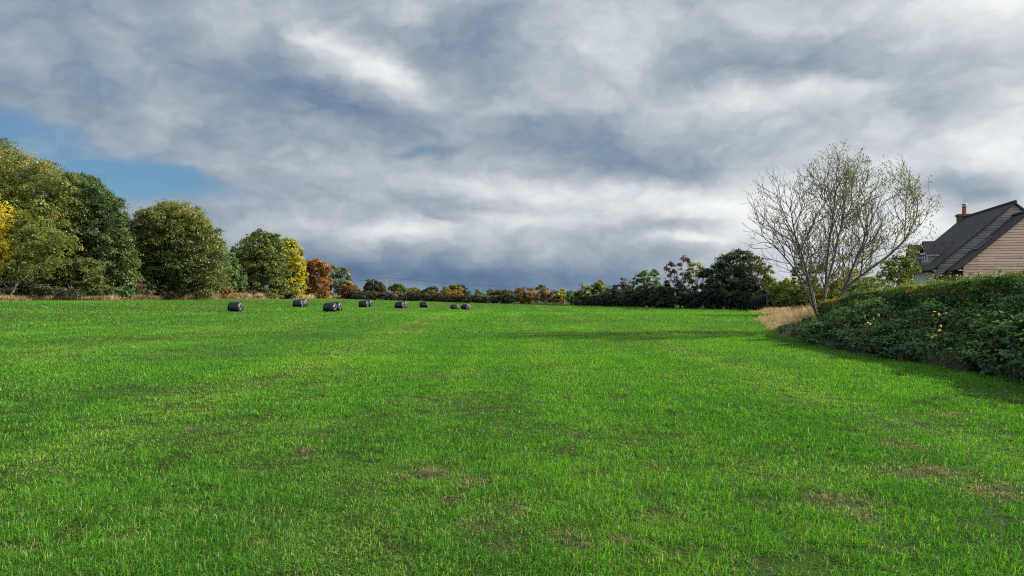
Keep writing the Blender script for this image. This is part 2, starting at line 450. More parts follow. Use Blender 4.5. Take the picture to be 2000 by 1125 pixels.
def grass_field():
    def spotfield(x, y):
        v = np.zeros(len(x))
        for sx, sy, rx, ry, k in SPOTS:
            v = np.maximum(v, k * np.exp(-(((x - sx) / rx) ** 2 + ((y - sy) / ry) ** 2) * 1.1))
        return v
    rings = [(2.6, 4.5, 2), (4.5, 6, 2), (6, 8, 2), (8, 11, 2), (11, 15, 2), (15, 22, 2), (22, 32, 1), (32, 48, 1), (48, 75, 1), (75, 120, 1), (120, 200, 1), (200, 400, 1)]
    rng = np.random.default_rng(11)
    allV = []; parts = []
    for r0, r1, segs in rings:
        rm = (r0 + r1) / 2
        w = max(.0037, rm * .00060); h = .082 if rm < 60 else .13
        dens = min(6200, 7.0 * (CAMZ / rm) / (w * h))
        half = math.radians(43)
        area = half * (r1 ** 2 - r0 ** 2)
        n = int(area * dens)
        r = np.sqrt(rng.uniform(r0 ** 2, r1 ** 2, n)); a = rng.uniform(-half, half, n)
        x = r * np.sin(a); y = r * np.cos(a)
        ok = in_field(x, y, -.15); x, y = x[ok], y[ok]
        fan = None
        if r1 <= 15:      # blades stand in tufts and fan outwards
            m_ = max(1, len(x) // 9); c_ = rng.integers(0, m_, len(x)); o_ = rng.normal(size=(len(x), 2)) * .034
            x, y = x[:m_][c_] + o_[:, 0], y[:m_][c_] + o_[:, 1]; fan = np.arctan2(o_[:, 1], o_[:, 0]) + rng.normal(size=len(x)) * .5
            tc_ = rng.normal(size=m_)[c_]
        n1 = fbm(x * .30, y * .30, 21, 3); n2 = fbm(x * 1.7, y * 1.7, 31, 3); n3 = fbm(x * .95 + 3, y * .030, 41, 3)
        n4 = fbm(x * .05, y * .09, 47, 2)
        wob = np.sin(y * .05 + 1) * .5 + (vnoise(y * .22, y * 0, 3) - .5) * .5
        tram = np.maximum(np.exp(-((x - 5.2 - wob * .7) / .55) ** 2), np.exp(-((x + 5.6 - wob) / .7) ** 2))
        tram = np.maximum(tram, .7 * np.exp(-((x + 14.5 - wob) / .8) ** 2))
        tram = np.maximum(tram, .5 * np.exp(-((x - .6 - wob) / .6) ** 2))
        tram *= .45 + .8 * vnoise(x * .3, y * .13, 8)
        spot = spotfield(x, y)
        worn = S((fbm(x * .8, y * .8, 55, 3) - .55) / .13) * S((26 - y) / 16)
        n0 = len(x)
        tint = .49 - .17 * S((19 - y) / 15) + (n1 - .5) * .18 + (n2 - .5) * .26 + (n3 - .5) * .28 + (n4 - .5) * .10 + rng.normal(size=n0) * (.10 + .11 * S((18 - rm) / 12))  # blades near the eye tinted darker, standing in for shade between them
        if fan is not None: tint += tc_ * .05
        tint += .20 * tram + .12 * worn * rng.random(n0)
        brown = rng.random(n0) < (.03 * S((16 - y) / 10) + .08 * worn + .60 * spot ** 1.5 + .03 * tram)
        tint = np.where(brown, rng.uniform(.84, 1.0, n0), np.clip(tint, 0, .80))
        holes = S((fbm(x * 3.3, y * 3.3, 77, 2) - .635) / .10) * S((22 - y) / 14)
        keep = rng.random(n0) > np.maximum(.70 * holes, .88 * np.clip(spot * 1.2 - .25, 0, 1))
        hh = h * (.74 + .5 * n1) * rng.uniform(.55, 1.3, n0) * (1 - .35 * tram) * (1 - .35 * worn) * (1 - .6 * spot) * (.75 + .5 * n2)
        long = rng.random(n0) < .03
        hh = np.where(long, hh * 1.5, hh)
        x, y, tint, hh = x[keep], y[keep], tint[keep], hh[keep]; fan = None if fan is None else fan[keep]
        ww = w * rng.uniform(.65, 1.4, len(x))
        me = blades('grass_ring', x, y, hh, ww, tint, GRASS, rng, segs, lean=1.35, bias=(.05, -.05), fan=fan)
        parts.append(me)
    # one mesh for the whole sward
    Vs, Ls, Cs, Ts = [], [], [], []; b = 0
    for me in parts:
        v = np.empty(len(me.vertices) * 3, np.float32); me.vertices.foreach_get('co', v)
        l = np.empty(len(me.loops), np.int32); me.loops.foreach_get('vertex_index', l)
        c = np.empty(len(me.polygons), np.int32); me.polygons.foreach_get('loop_total', c)
        t = np.empty(len(me.polygons), np.float32); me.attributes['tint'].data.foreach_get('value', t)
        Vs.append(v.reshape(-1, 3)); Ls.append(l + b); Cs.append(c); Ts.append(t); b += len(me.vertices)
    for me in parts: bpy.data.meshes.remove(me)
    me = mesh_np('grass', np.concatenate(Vs), np.concatenate(Ls), np.concatenate(Cs), GRASS, np.concatenate(Ts))
    o = obj('grass', me); o['kind'] = 'stuff'; o['label'] = 'short bright green grass covering the whole field'
grass_field()

def dead_thatch():
    rng = np.random.default_rng(5)
    xs, ys, zs = [], [], []
    for sx, sy, rx, ry, k in SPOTS:
        if k < .65: continue
        n = int(950 * k * rx * ry * 5)
        u = rng.normal(size=(n, 2)) * .42
        keep = vnoise(u[:, 0] * 5 + sx * 9, u[:, 1] * 3 + sy * 9, 4) > .5
        u = u[keep]
        x = sx + u[:, 0] * rx; y = sy + u[:, 1] * ry
        mound = (.075 if k >= 1 else .02) * np.exp(-(u ** 2).sum(1) * 2.5)
        xs.append(x); ys.append(y); zs.append(T(x, y) + mound * rng.uniform(.2, 1, len(x)) + .005)
    x = np.concatenate(xs); y = np.concatenate(ys); z = np.concatenate(zs); n = len(x)
    me = blades('dead_grass', x, y, .045 * rng.uniform(.5, 1.5, n), .0045 * rng.uniform(.6, 1.4, n), np.where(rng.random(n) < .8, rng.uniform(.0, .22, n), rng.uniform(.3, .7, n)), STRAW, rng, 2, lean=1.2, z=z)
    o = obj('dead_grass', me); o['kind'] = 'stuff'; o['label'] = 'brown dead grass thatch in worn spots of the field'
dead_thatch()

def dry_grass():
    rng = np.random.default_rng(15)
    # right: the tan rough margin beyond the bramble
    n = 70000
    y = np.exp(rng.uniform(math.log(30.8), math.log(100), n)); u = rng.random(n) ** .8 - .07
    wid = np.interp(y, [31, 34, 40, 55, 100], [2.0, 4.5, 6.5, 7.5, 9])
    x = right_x(y) - .1 + (u * wid) + (vnoise(y * .5, y * 0, 2) - .5) * .8
    cl = vnoise(x * 1.4, y * 1.4, 12); ok = rng.random(n) < .35 + .9 * cl
    x, y, u = x[ok], y[ok], u[ok]; n = len(x)
    h = .80 * rng.uniform(.35, 1.2, n) * (.38 + .62 * S(u / .22)) * (.8 + .4 * vnoise(x * .6, y * .6, 9)) * np.interp(y, [31, 36], [.6, 1])
    w = .0075 * y / 30 * rng.uniform(.6, 1.5, n)
    me = blades('dry_grass', x, y, h, w, np.clip(rng.normal(.5, .25, n), 0, 1), STRAW, rng, 2, lean=.6, bias=(-.22, 0))
    o = obj('dry_grass', me); o['kind'] = 'stuff'; o['label'] = 'tall tan dry grass margin beside the bramble'
    # left and far: the rough strip under the trees
    n = 120000
    px = rng.uniform(-450, 690, n); fy = far_y(px); y = fy + (np.abs(rng.normal(size=n)) * 2.4 - 1.0) * fy / 110
    x = X(px, y)
    cl = vnoise(x * .5, y * .5, 22); ok = rng.random(n) < .25 + .9 * cl
    x, y, px = x[ok], y[ok], px[ok]; n = len(x)
    h = np.interp(px, [-400, 200, 350, 450, 600, 690], [.8, .8, 1.1, 1.45, 1.15, .7]) * rng.uniform(.4, 1.2, n) * (.6 + .8 * vnoise(x * .25, y * .25, 23))
    me = blades('rough_grass', x, y, h, .055 * y / 110 * rng.uniform(.6, 1.5, n), np.clip(rng.normal(.58, .24, n) - .35 * (vnoise(x * .3, y * .3, 29) > .6), 0, 1), STRAW, rng, 2, lean=.5)
    o = obj('rough_grass', me); o['kind'] = 'stuff'; o['label'] = 'strip of dry rough grass under the left trees'
dry_grass()

# ------------------------------------------------------------------ silage bales
def bale_mat():
    m, nt, out = new_mat('black_silage_wrap'); N, Lk = nt.nodes, nt.links
    tc = N.new('ShaderNodeTexCoord'); mp = N.new('ShaderNodeMapping'); mp.inputs['Scale'].default_value = (6, 6, 6)
    Lk.new(tc.outputs['Object'], mp.inputs[0])
    nz = N.new('ShaderNodeTexNoise'); nz.inputs['Scale'].default_value = 2.2; nz.inputs['Detail'].default_value = 5; nz.inputs['Distortion'].default_value = .8
    Lk.new(mp.outputs[0], nz.inputs['Vector'])
    p = N.new('ShaderNodeBsdfPrincipled'); p.inputs['Base Color'].default_value = (.0085, .0095, .012, 1)
    p.inputs['Roughness'].default_value = .34; p.inputs['Specular IOR Level'].default_value = .40
    b = N.new('ShaderNodeBump'); b.inputs['Strength'].default_value = .5; b.inputs['Distance'].default_value = .05
    Lk.new(nz.outputs['Fac'], b.inputs['Height']); Lk.new(b.outputs[0], p.inputs['Normal'])
    Lk.new(p.outputs[0], out.inputs['Surface'])
    return m
BALE = bale_mat()

def bale_mesh(seed):
    """wrapped round bale lying on its side, axis along x, resting on z = 0"""
    rng = np.random.default_rng(seed)
    R, L = .58, 1.34
    prof = [(-.5, 0), (-.5, .35), (-.495, .62), (-.475, .8), (-.43, .925), (-.36, .985), (-.2, 1.01), (0, 1.02), (.2, 1.01), (.36, .985), (.43, .925), (.475, .8), (.495, .62), (.5, .35), (.5, 0)]
    ns = 44; V = []; Fc = []
    ph = rng.uniform(0, 6, 6)
    for i, (u, r) in enumerate(prof):
        for k in range(ns):
            a = 2 * PI * k / ns
            end = min(1, max(0, (abs(u) - .36) / .1)) * (1 if r > .2 else .3)
            rr = R * r * (1 + .022 * end * math.sin(a * 15 + ph[0]) + .012 * math.sin(a * 3 + ph[1] + u * 3) + .010 * math.sin(u * 24 + ph[2] + a * 2) + .008 * rng.normal())
            xx = u * L + (.018 * end * math.sin(a * 11 + ph[3]) + .01 * rng.normal() * end) * (1 if u > 0 else -1)
            y = rr * math.cos(a); z = rr * math.sin(a)
            if z < -.42: y *= 1 + (-.42 - z) * .6
            z = max(z, -.50 + .01 * rng.random())
            V.append((xx, y * 1.03, z * .98 + .49))
    for i in range(len(prof) - 1):
        for k in range(ns):
            k2 = (k + 1) % ns
            Fc.append((i * ns + k, (i + 1) * ns + k, (i + 1) * ns + k2, i * ns + k2))
    me = bpy.data.meshes.new('silage_bale'); me.from_pydata(V, [], Fc); me.materials.append(BALE)
    me.update(); me.validate(); me.polygons.foreach_set('use_smooth', np.ones(len(me.polygons), bool))
    return me
BM = [bale_mesh(k) for k in range(4)]
GB = 'black wrapped silage bales on the field'
for i, (px, py, rot, s, ms, lab) in enumerate([
    (456, 609, -8, 1.0, 0, 'large black wrapped bale standing alone, leftmost on the field'),
    (580.5, 600, -10, 1.0, 1, 'front bale of the left pair under the yellow-green tree'),
    (590, 599.4, -14, 1.0, 2, 'rear bale of the left pair, mostly hidden, under the yellow-green tree'),
    (642, 609.3, -6, 1.0, 2, 'front bale of the nearest pair, whole black side showing'),
    (655, 608.6, -12, 1.02, 3, 'rear bale of the nearest pair with a bright lit end'),
    (709, 600.5, -8, 1.0, 0, 'front bale of the pair in front of the dark round tree'),
    (718, 599.6, -14, 1.0, 1, 'rear bale of the pair in front of the dark round tree'),
    (779.5, 602.3, -8, 1.0, 3, 'front bale of the pair right of the utility pole'),
    (787, 601.6, -16, .98, 0, 'rear bale of the pair right of the utility pole, only its end showing'),
    (827, 601, -4, 1.0, 1, 'single black bale between the pole pair and the two rounded bales'),
    (887, 604.2, -62, .93, 2, 'smaller rounded bale seen end on, left of two beside the yellow bush'),
    (909.5, 604.8, -48, .98, 3, 'rounded bale with pale sheen, rightmost on the field')]):
    x, y, z = hit(px, py)
    dz = .0
    o = obj('silage_bale', BM[ms]) if i < 1 else bpy.data.objects['silage_bale'].copy()
    if i: COL.objects.link(o); o.data = BM[ms]
    o.location = (x, y + .55, float(T(x, y + .55)) - .06); o.rotation_euler = (0, 0, math.radians(rot)); o.scale = (s, s, s * (.9 if i > 9 else 1))
    if i in (2, 4, 6, 8): o.location = (X(px, y + 2.2), y + 2.2, float(T(X(px, y + 2.2), y + 2.2)) - .02)
    tag(o, lab, 'bale', GB)

# ------------------------------------------------------------------ trees of the left row
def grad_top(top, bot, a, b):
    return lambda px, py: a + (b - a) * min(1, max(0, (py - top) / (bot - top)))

GL = 'trees along the left edge of the field'
R_ = np.random.default_rng
tree('broad_tree', 'tallest olive-brown broad tree at the left edge, behind golden one', 'tree', 112, 40, 'olive',
     [(-60, 390, 115), (20, 345, 72, 66), (-40, 330, 80, 52), (75, 375, 62, 58), (110, 412, 46, 50), (50, 430, 88, 70), (10, 460, 90, 80), (95, 470, 55, 60), (40, 530, 90, 50), (-70, 480, 110, 90), (-110, 540, 70, 45), (5, 312, 40, 36), (50, 328, 36, 30), (85, 340, 30, 26), (115, 362, 30, 26), (130, 385, 26, 26), (-30, 305, 40, 30)],
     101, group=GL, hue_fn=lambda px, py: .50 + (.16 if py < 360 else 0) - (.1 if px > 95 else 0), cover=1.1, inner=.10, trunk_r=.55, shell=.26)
tree('broad_tree', 'tall dark green tree sloping down to the right, left row', 'tree', 116, 190, 'darkgreen',
     [(160, 385, 44, 46), (178, 368, 30, 28), (195, 420, 46, 46), (215, 455, 40, 44), (160, 450, 56, 60), (232, 500, 34, 44), (200, 510, 58, 54), (150, 520, 54, 50), (246, 535, 24, 36), (215, 555, 50, 30), (140, 400, 40, 40), (222, 405, 20, 22), (170, 560, 60, 24), (145, 362, 26, 24), (205, 392, 26, 26), (240, 455, 20, 26), (255, 505, 18, 26), (250, 555, 24, 26), (262, 540, 16, 22)],
     102, group=GL, hue=.5, cover=1.5, inner=.15, shell=.26, hue_fn=lambda px, py: .46 + (.22 if px > 228 and py > 480 else 0), trunk_r=.5)
tree('small_maple', 'yellow-green small tree with pale leaning trunk at left edge', 'tree', 98, 14, 'maple',
     [(60, 478, 50, 42), (95, 455, 36, 34), (40, 520, 42, 34), (115, 490, 32, 26), (80, 520, 38, 26), (60, 430, 32, 30), (125, 470, 22, 18)],
     103, group=GL, hue=.42, cover=.85, inner=.1, bark=PALEBARK, trunk_r=.17)
tree('golden_tree', 'bright golden yellow tree cut by the left frame edge', 'tree', 92, -30, 'gold',
     [(-30, 430, 46, 60), (-12, 410, 26, 48), (2, 455, 30, 40), (-20, 500, 48, 46), (10, 490, 24, 28), (-70, 450, 60, 70), (-50, 380, 36, 34), (0, 530, 20, 22), (-60, 530, 50, 36)],
     104, group=GL, hue=.5, cover=.8, shell=.3, bark=PALEBARK, trunk_r=.16)
bush('rounded_shrub', 'dark green rounded shrub under the tall dark green tree', 'shrub', 101, 'oak',
     [(138, 530, 42, 26), (165, 520, 26, 22), (115, 545, 34, 26), (175, 545, 26, 24), (145, 560, 48, 22)], 105, hue=.42, group='shrubs under the left trees')
tree('oak_tree', 'rounded oak standing by itself, second from left in the row', 'tree', 122, 345, 'oak',
     [(330, 432, 46, 36), (300, 440, 40, 34), (365, 440, 40, 36), (290, 475, 44, 40), (395, 480, 42, 40), (340, 480, 62, 56), (285, 520, 38, 40), (410, 520, 34, 36), (350, 530, 70, 44), (310, 550, 48, 32), (395, 550, 42, 30), (265, 480, 16, 26), (318, 412, 26, 18), (352, 412, 26, 18), (272, 425, 13, 13), (425, 500, 16, 24), (392, 440, 24, 26), (412, 468, 20, 24), (380, 418, 18, 16), (335, 405, 22, 14)],
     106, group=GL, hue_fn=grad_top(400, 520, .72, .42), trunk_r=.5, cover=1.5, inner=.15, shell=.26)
tree('small_tree', 'bluish green small tree behind the rounded oak, right side', 'tree', 150, 440, 'green',
     [(425, 488, 20, 26), (440, 520, 26, 30), (455, 545, 24, 26), (432, 550, 26, 30), (415, 530, 26, 40)], 107, group=GL, hue=.4, trunk_r=.2)
tree('oak_tree', 'brownish olive oak with yellow-green tree against its right side', 'tree', 150, 515, 'olive',
     [(505, 478, 34, 28), (480, 495, 26, 28), (528, 488, 28, 28), (475, 530, 24, 36), (510, 525, 46, 44), (530, 528, 32, 42), (490, 560, 34, 24), (522, 562, 38, 22), (465, 510, 16, 22), (464, 540, 18, 34), (510, 460, 22, 13), (528, 466, 20, 14)],
     108, group=GL, hue_fn=lambda px, py: .36 + (.2 if px < 505 and py > 480 else 0) + (.06 if py > 520 else 0), trunk_r=.45, cover=1.5, inner=.15, shell=.26)
tree('lime_tree', 'vivid yellow-green tree beside the orange-brown tree', 'tree', 145, 570, 'lime',
     [(562, 492, 22, 26), (580, 512, 20, 28), (575, 545, 24, 28), (550, 475, 20, 20), (556, 560, 26, 18), (588, 535, 12, 24), (565, 520, 26, 36), (540, 480, 22, 22)],
     109, group=GL, hue_fn=lambda px, py: .42 + .45 * min(1, max(0, (px - 540) / 50)), trunk_r=.3, cover=1.6)
tree('beech_tree', 'orange-brown rounded tree right of the yellow-green one', 'tree', 176, 618, 'russet',
     [(612, 526, 26, 22), (628, 534, 18, 22), (600, 540, 20, 28), (618, 556, 30, 26), (636, 550, 12, 20), (605, 570, 26, 14), (632, 572, 14, 12), (615, 513, 18, 10)],
     110, group=GL, hue=.5, trunk_r=.35, cover=1.7)
tree('willow_tree', 'pale grey-green willow at the right end of the left row', 'tree', 200, 660, 'willow',
     [(655, 540, 20, 24), (668, 545, 18, 24), (650, 560, 18, 22), (668, 565, 22, 18), (684, 562, 10, 16), (646, 530, 12, 14), (676, 528, 8, 10)],
     111, group=GL, hue=.45, trunk_r=.3, cover=.95, shell=.35)
bush('shrub', 'dull red-brown shrub beside the willow', 'shrub', 206, 'russet', [(684, 566, 16, 14), (694, 572, 12, 10), (676, 573, 14, 10)], 112, hue=.25, group='shrubs under the left trees')
for i, (d, pal, circ, hue, lab) in enumerate([
    (122, 'amber', [(415, 562, 22, 16), (435, 565, 18, 16), (450, 572, 14, 10), (405, 572, 20, 12)], .5, 'golden bush between the rounded oak and brownish oak'),
    (121, 'brown', [(375, 568, 24, 16), (395, 572, 20, 12), (358, 573, 18, 12)], .5, 'brown twiggy bush under right side of the rounded oak'),
    (112, 'brown', [(265, 562, 16, 20), (255, 572, 24, 12), (280, 572, 22, 12)], .45, 'brown bush between the dark green tree and rounded oak'),
    (115, 'shadow', [(330, 570, 34, 14), (300, 570, 26, 14)], .55, 'dark bush under the trunk of the rounded oak'),
    (106, 'green', [(215, 570, 30, 12), (240, 572, 22, 12), (195, 574, 22, 9)], .3, 'low green bramble bush below the dark green tree'),
    (100, 'shadow', [(60, 566, 40, 16), (95, 570, 36, 14), (28, 570, 30, 14), (130, 572, 28, 10)], .4, 'dark low undergrowth below the yellow-green small tree'),
    (96, 'brown', [(-20, 572, 30, 12), (-60, 568, 34, 16)], .3, 'brown undergrowth below the golden tree'),
    (150, 'brown', [(480, 574, 14, 8), (500, 575, 18, 7)], .5, 'low brown bush under left side of the brownish oak'),
    (168, 'amber', [(612, 573, 14, 8), (600, 576, 12, 6), (630, 576, 14, 6)], .5, 'amber bush at the foot of the orange-brown tree'),
    (148, 'shadow', [(530, 574, 26, 9), (560, 574, 20, 8)], .6, 'dark low bush under right side of the brownish oak')]):
    bush('shrub', lab, 'shrub', d, pal, circ, 200 + i, hue=hue, group='shrubs under the left trees')

# thin fence posts in the rough strip
def post(px, d, hgt, lab):
    gz = float(T(X(px, d), d)); m = MB(); x = X(px, d)
    m.tube([(x, d, gz - .1), (x + .02, d, gz + hgt * .5), (x + .03, d, gz + hgt)], [.045, .04, .035], 7)
    o = m.build('fence_post', ASHBARK, smooth=False); tag(o, lab, 'post')
post(151, 96.6, 1.35, 'thin weathered post under the dark green rounded shrub')

# ------------------------------------------------------------------ far hedge and the trees beyond it
def hedge_run(name, label, pts, hts, width, pal, seed, leaf, hue=.5, clump=.4, cover=2.0, rag=.25, cat='hedge', group=None):
    """an unclipped hedge along ground points, with its own height at each"""
    rng = R_(seed); pts = np.asarray(pts, float)
    seg = np.linalg.norm(np.diff(pts, axis=0), axis=1); tot = seg.sum(); cum = np.concatenate([[0], np.cumsum(seg)])
    root = thing(name, label, cat, (pts[0, 0], pts[0, 1], float(T(*pts[0]))), group)
    n = max(4, int(tot / (width * .55))); lobes = []
    for s in np.linspace(0, tot, n):
        x = np.interp(s, cum, pts[:, 0]); y = np.interp(s, cum, pts[:, 1]); h = np.interp(s, cum, hts) * (1 + rng.normal() * rag * .4)
        lobes.append((x + rng.normal() * .15 * width, y + rng.normal() * .15 * width, float(T(x, y)) + h * .5, width * .55, width * .55, h * .54, hue + rng.normal() * .07))
    area = sum(4 * l[3] * l[5] for l in lobes) * 1.4
    nl = int(area * 4.0 * cover / (leaf * leaf * .55))
    pos, nr, size, tint = crown_cloud(rng, lobes, nl, leaf, clump, inner=.2, ground=lambda x, y: T(x, y), shell=.18)
    leaves_mesh('foliage', pos, nr, size, tint, PAL[pal], root, rng=rng, off=root.location)
    return root

def along(pxs, back=1.5):
    out = []
    for p in pxs:
        d = float(far_y(p)) + back; out.append((X(p, d), d))
    return out
hp = [682, 700, 740, 800, 860, 900, 960, 1000]
hedge_run('field_hedge', 'low dark brown hedge running across the far side of the field', along(hp, 2), [2.4, 2.3, 2.3, 2.1, 2.0, 1.9, 1.9, 2.1], 2.0, 'brown', 300, .34, hue=.28, clump=.55)

GF = 'trees beyond the far hedge'
far = [
 # d, base px, pal, hue, circles, name, label
 (330, 730, 'shadow', .6, [(729, 560, 14, 13), (740, 563, 12, 11), (719, 565, 10, 10), (748, 569, 8, 7), (732, 570, 20, 8), (724, 552, 8, 6), (712, 571, 8, 6)], 'dark_tree', 'dark rounded tree just left of the utility pole'),
 (335, 776, 'oak', .5, [(777, 562, 11, 9), (786, 567, 10, 9), (768, 567, 10, 8), (778, 572, 16, 7), (772, 559, 6, 4)], 'oak_tree', 'green tree just right of the utility pole'),
 (340, 805, 'oak', .55, [(800, 568, 10, 7), (812, 569, 9, 7), (806, 574, 16, 5), (803, 564, 6, 4)], 'far_tree', 'dull green low tree behind the single bale'),
 (330, 840, 'shadow', .7, [(838, 568, 10, 7), (848, 566, 8, 7), (830, 572, 9, 5), (846, 572, 10, 6)], 'dark_tree', 'dark tree behind the small orange bush, far hedge'),
 (300, 846, 'amber', .3, [(845, 573, 8, 5), (852, 575, 6, 4), (838, 576, 6, 4)], 'shrub', 'small orange bush on the far hedge line'),
 (300, 868, 'olive', .8, [(866, 568, 8, 7), (874, 567, 8, 6), (864, 575, 9, 6), (872, 574, 9, 6)], 'far_tree', 'pale olive tree left of the round yellow bush'),
 (310, 886, 'oak', .62, [(887, 560, 9, 6), (895, 565, 9, 8), (880, 566, 7, 6)], 'far_tree', 'green tree rising above the round yellow bush'),
 (312, 908, 'shadow', .75, [(905, 566, 9, 8), (910, 573, 8, 9), (900, 561, 7, 5), (913, 578, 5, 5)], 'dark_tree', 'dark tree to the right of the round yellow bush'),
 (230, 888, 'amber', .72, [(886, 574, 12, 9), (896, 577, 11, 7), (877, 578, 9, 6), (888, 580, 18, 5), (902, 581, 6, 4)], 'round_bush', 'round yellow bush on the far hedge'),
 (420, 935, 'shadow', .9, [(927, 578, 10, 4), (940, 577, 12, 5), (955, 578, 10, 4)], 'far_copse', 'low dark copse far off, left of the taller dark copse'),
 (420, 972, 'shadow', .85, [(968, 573, 10, 7), (980, 571, 12, 7), (960, 577, 12, 5), (990, 574, 10, 7)], 'far_copse', 'taller dark copse far off behind the far hedge'),
 (430, 932, 'willow', .4, [(932, 570, 5, 6), (930, 566, 3, 4), (935, 573, 4, 5)], 'slender_tree', 'slim pale tree far off, left one above the low dark copse'),
 (430, 957, 'willow', .4, [(957, 570, 6, 6), (960, 566, 4, 4), (952, 573, 4, 5)], 'slender_tree', 'slim pale tree far off, right one above the low dark copse'),
]
for i, (d, bp, pal, hue, circ, nm, lab) in enumerate(far):
    kw = dict(cover=.7, shell=.4) if pal == 'willow' else dict(cover=2.6)
    tree(nm, lab, 'bush' if 'bush' in nm or 'shrub' in nm else 'tree', d, bp, pal, circ, 320 + i, hue=hue, group=GF, leaf_px=1.3, trunk_r=.2, **kw)

GO = 'autumn shrubs at the far end of the field'
for i, (d, pal, hue, circ, lab) in enumerate([
    (170, 'amber', .28, [(1003, 576, 14, 10), (1012, 570, 12, 9), (996, 582, 12, 8), (1008, 584, 14, 8)], 'orange-brown shrub at the left end of the autumn shrubs'),
    (163, 'amber', .42, [(1030, 570, 14, 11), (1022, 580, 14, 11), (1040, 580, 14, 11), (1032, 562, 8, 5), (1030, 586, 16, 7)], 'rust and gold shrub, tallest of the autumn shrubs'),
    (156, 'brown', .75, [(1056, 568, 14, 10), (1066, 572, 12, 12), (1052, 580, 14, 12), (1068, 584, 14, 8), (1062, 560, 8, 4)], 'brown twiggy shrub amid the autumn shrubs'),
    (148, 'brown', .85, [(1082, 578, 14, 12), (1092, 582, 12, 11), (1075, 586, 12, 8), (1088, 588, 16, 6)], 'dull rust shrub right of the brown twiggy shrub'),
    (146, 'gold', .42, [(1097, 569, 8, 7), (1103, 576, 7, 7), (1092, 576, 7, 6)], 'small yellow bush above the dull rust shrub'),
    (150, 'green', .35, [(1116, 576, 14, 9), (1126, 582, 12, 9), (1108, 586, 10, 7)], 'grey-green bush between the rust shrubs and yellow-topped bush')]):
    bush('shrub', lab, 'shrub', d, pal, circ, 350 + i, hue=hue, group=GO, cover=1.4)

hedge_run('rough_hedge', 'brownish overgrown hedge far off behind the low field hedge', [(X(p, 322), 322.0) for p in (690, 760, 830, 900, 960)], [2.2, 2.7, 2.6, 2.3, 2.0], 3.0, 'oak', 301, .5, hue=.35, clump=.8, cover=.8)
GR = 'trees at the far right of the field'
rt = [
 (132, 1150, 'olive', .45, [(1142, 568, 14, 14), (1136, 580, 14, 12), (1150, 584, 20, 11), (1135, 590, 16, 8)], 'shrub', 'dull olive bush left of the yellow-topped bush', {}),
 (130, 1172, 'lime', .30, [(1172, 560, 15, 12), (1180, 568, 13, 12), (1164, 568, 12, 12), (1174, 580, 18, 10)], 'shrub', 'yellow-topped bush at the left end of the dark right hedge', dict(cover=1.2)),
 (118, 1218, 'purple', .5, [(1220, 552, 13, 10), (1210, 562, 12, 11), (1228, 560, 12, 12), (1222, 543, 7, 5)], 'bare_shrub', 'plum-coloured thin shrub left of the green feathery tree', dict(cover=.6, shell=.4)),
 (116, 1255, 'green', .48, [(1262, 545, 22, 16), (1248, 556, 20, 16), (1280, 552, 16, 18), (1268, 532, 14, 8), (1258, 570, 28, 14), (1284, 538, 8, 8)], 'feathery_tree', 'feathery mid-green tree left of the half-bare tree', dict(cover=1.0, shell=.35)),
 (110, 1330, 'purple', .72, [(1312, 520, 18, 15), (1332, 510, 16, 13), (1304, 535, 14, 14), (1336, 528, 20, 16), (1322, 545, 22, 14), (1346, 520, 10, 14)], 'half_bare_tree', 'half-bare brownish tree with visible limbs, left of dark oak', dict(cover=.42, shell=.5, trunk_r=.16)),
 (108, 1360, 'maple', .42, [(1352, 520, 13, 10), (1366, 516, 11, 8), (1358, 534, 14, 12), (1376, 528, 10, 12), (1345, 545, 14, 12)], 'small_tree', 'thin yellow-green tree touching the dark oak, left side', dict(cover=.6, shell=.45)),
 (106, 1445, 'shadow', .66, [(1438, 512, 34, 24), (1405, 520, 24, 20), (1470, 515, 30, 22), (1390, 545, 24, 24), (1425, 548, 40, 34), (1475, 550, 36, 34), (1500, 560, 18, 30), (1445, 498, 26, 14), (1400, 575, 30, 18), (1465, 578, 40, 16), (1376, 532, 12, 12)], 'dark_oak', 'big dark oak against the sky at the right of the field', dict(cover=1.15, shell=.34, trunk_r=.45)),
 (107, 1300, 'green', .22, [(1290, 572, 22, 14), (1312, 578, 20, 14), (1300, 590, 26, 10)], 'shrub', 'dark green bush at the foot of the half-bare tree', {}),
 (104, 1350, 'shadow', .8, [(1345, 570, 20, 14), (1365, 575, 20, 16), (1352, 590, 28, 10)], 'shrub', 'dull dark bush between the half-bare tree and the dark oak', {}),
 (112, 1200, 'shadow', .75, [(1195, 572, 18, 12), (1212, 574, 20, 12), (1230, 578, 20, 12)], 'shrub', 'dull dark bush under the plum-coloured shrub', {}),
 (102, 1500, 'olive', .55, [(1490, 520, 14, 14), (1505, 535, 12, 18), (1498, 555, 14, 16)], 'small_tree', 'olive-tinted small tree on the right flank of the dark oak', dict(cover=.7, shell=.4)),
]
for i, (d, bp, pal, hue, circ, nm, lab, kw) in enumerate(rt):
    kk = dict(cover=1.5); kk.update(kw)
    tree(nm, lab, 'shrub' if 'shrub' in nm else 'tree', d, bp, pal, circ, 380 + i, hue=hue, group=GR, **kk)
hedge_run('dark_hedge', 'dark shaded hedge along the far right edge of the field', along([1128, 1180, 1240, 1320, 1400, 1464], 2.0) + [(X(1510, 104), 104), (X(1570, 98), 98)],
          [1.3, 2.0, 3.0, 3.6, 3.4, 3.2, 3.0, 2.8], 3.2, 'shadow', 395, .24, hue=.45, clump=.5, rag=.75)

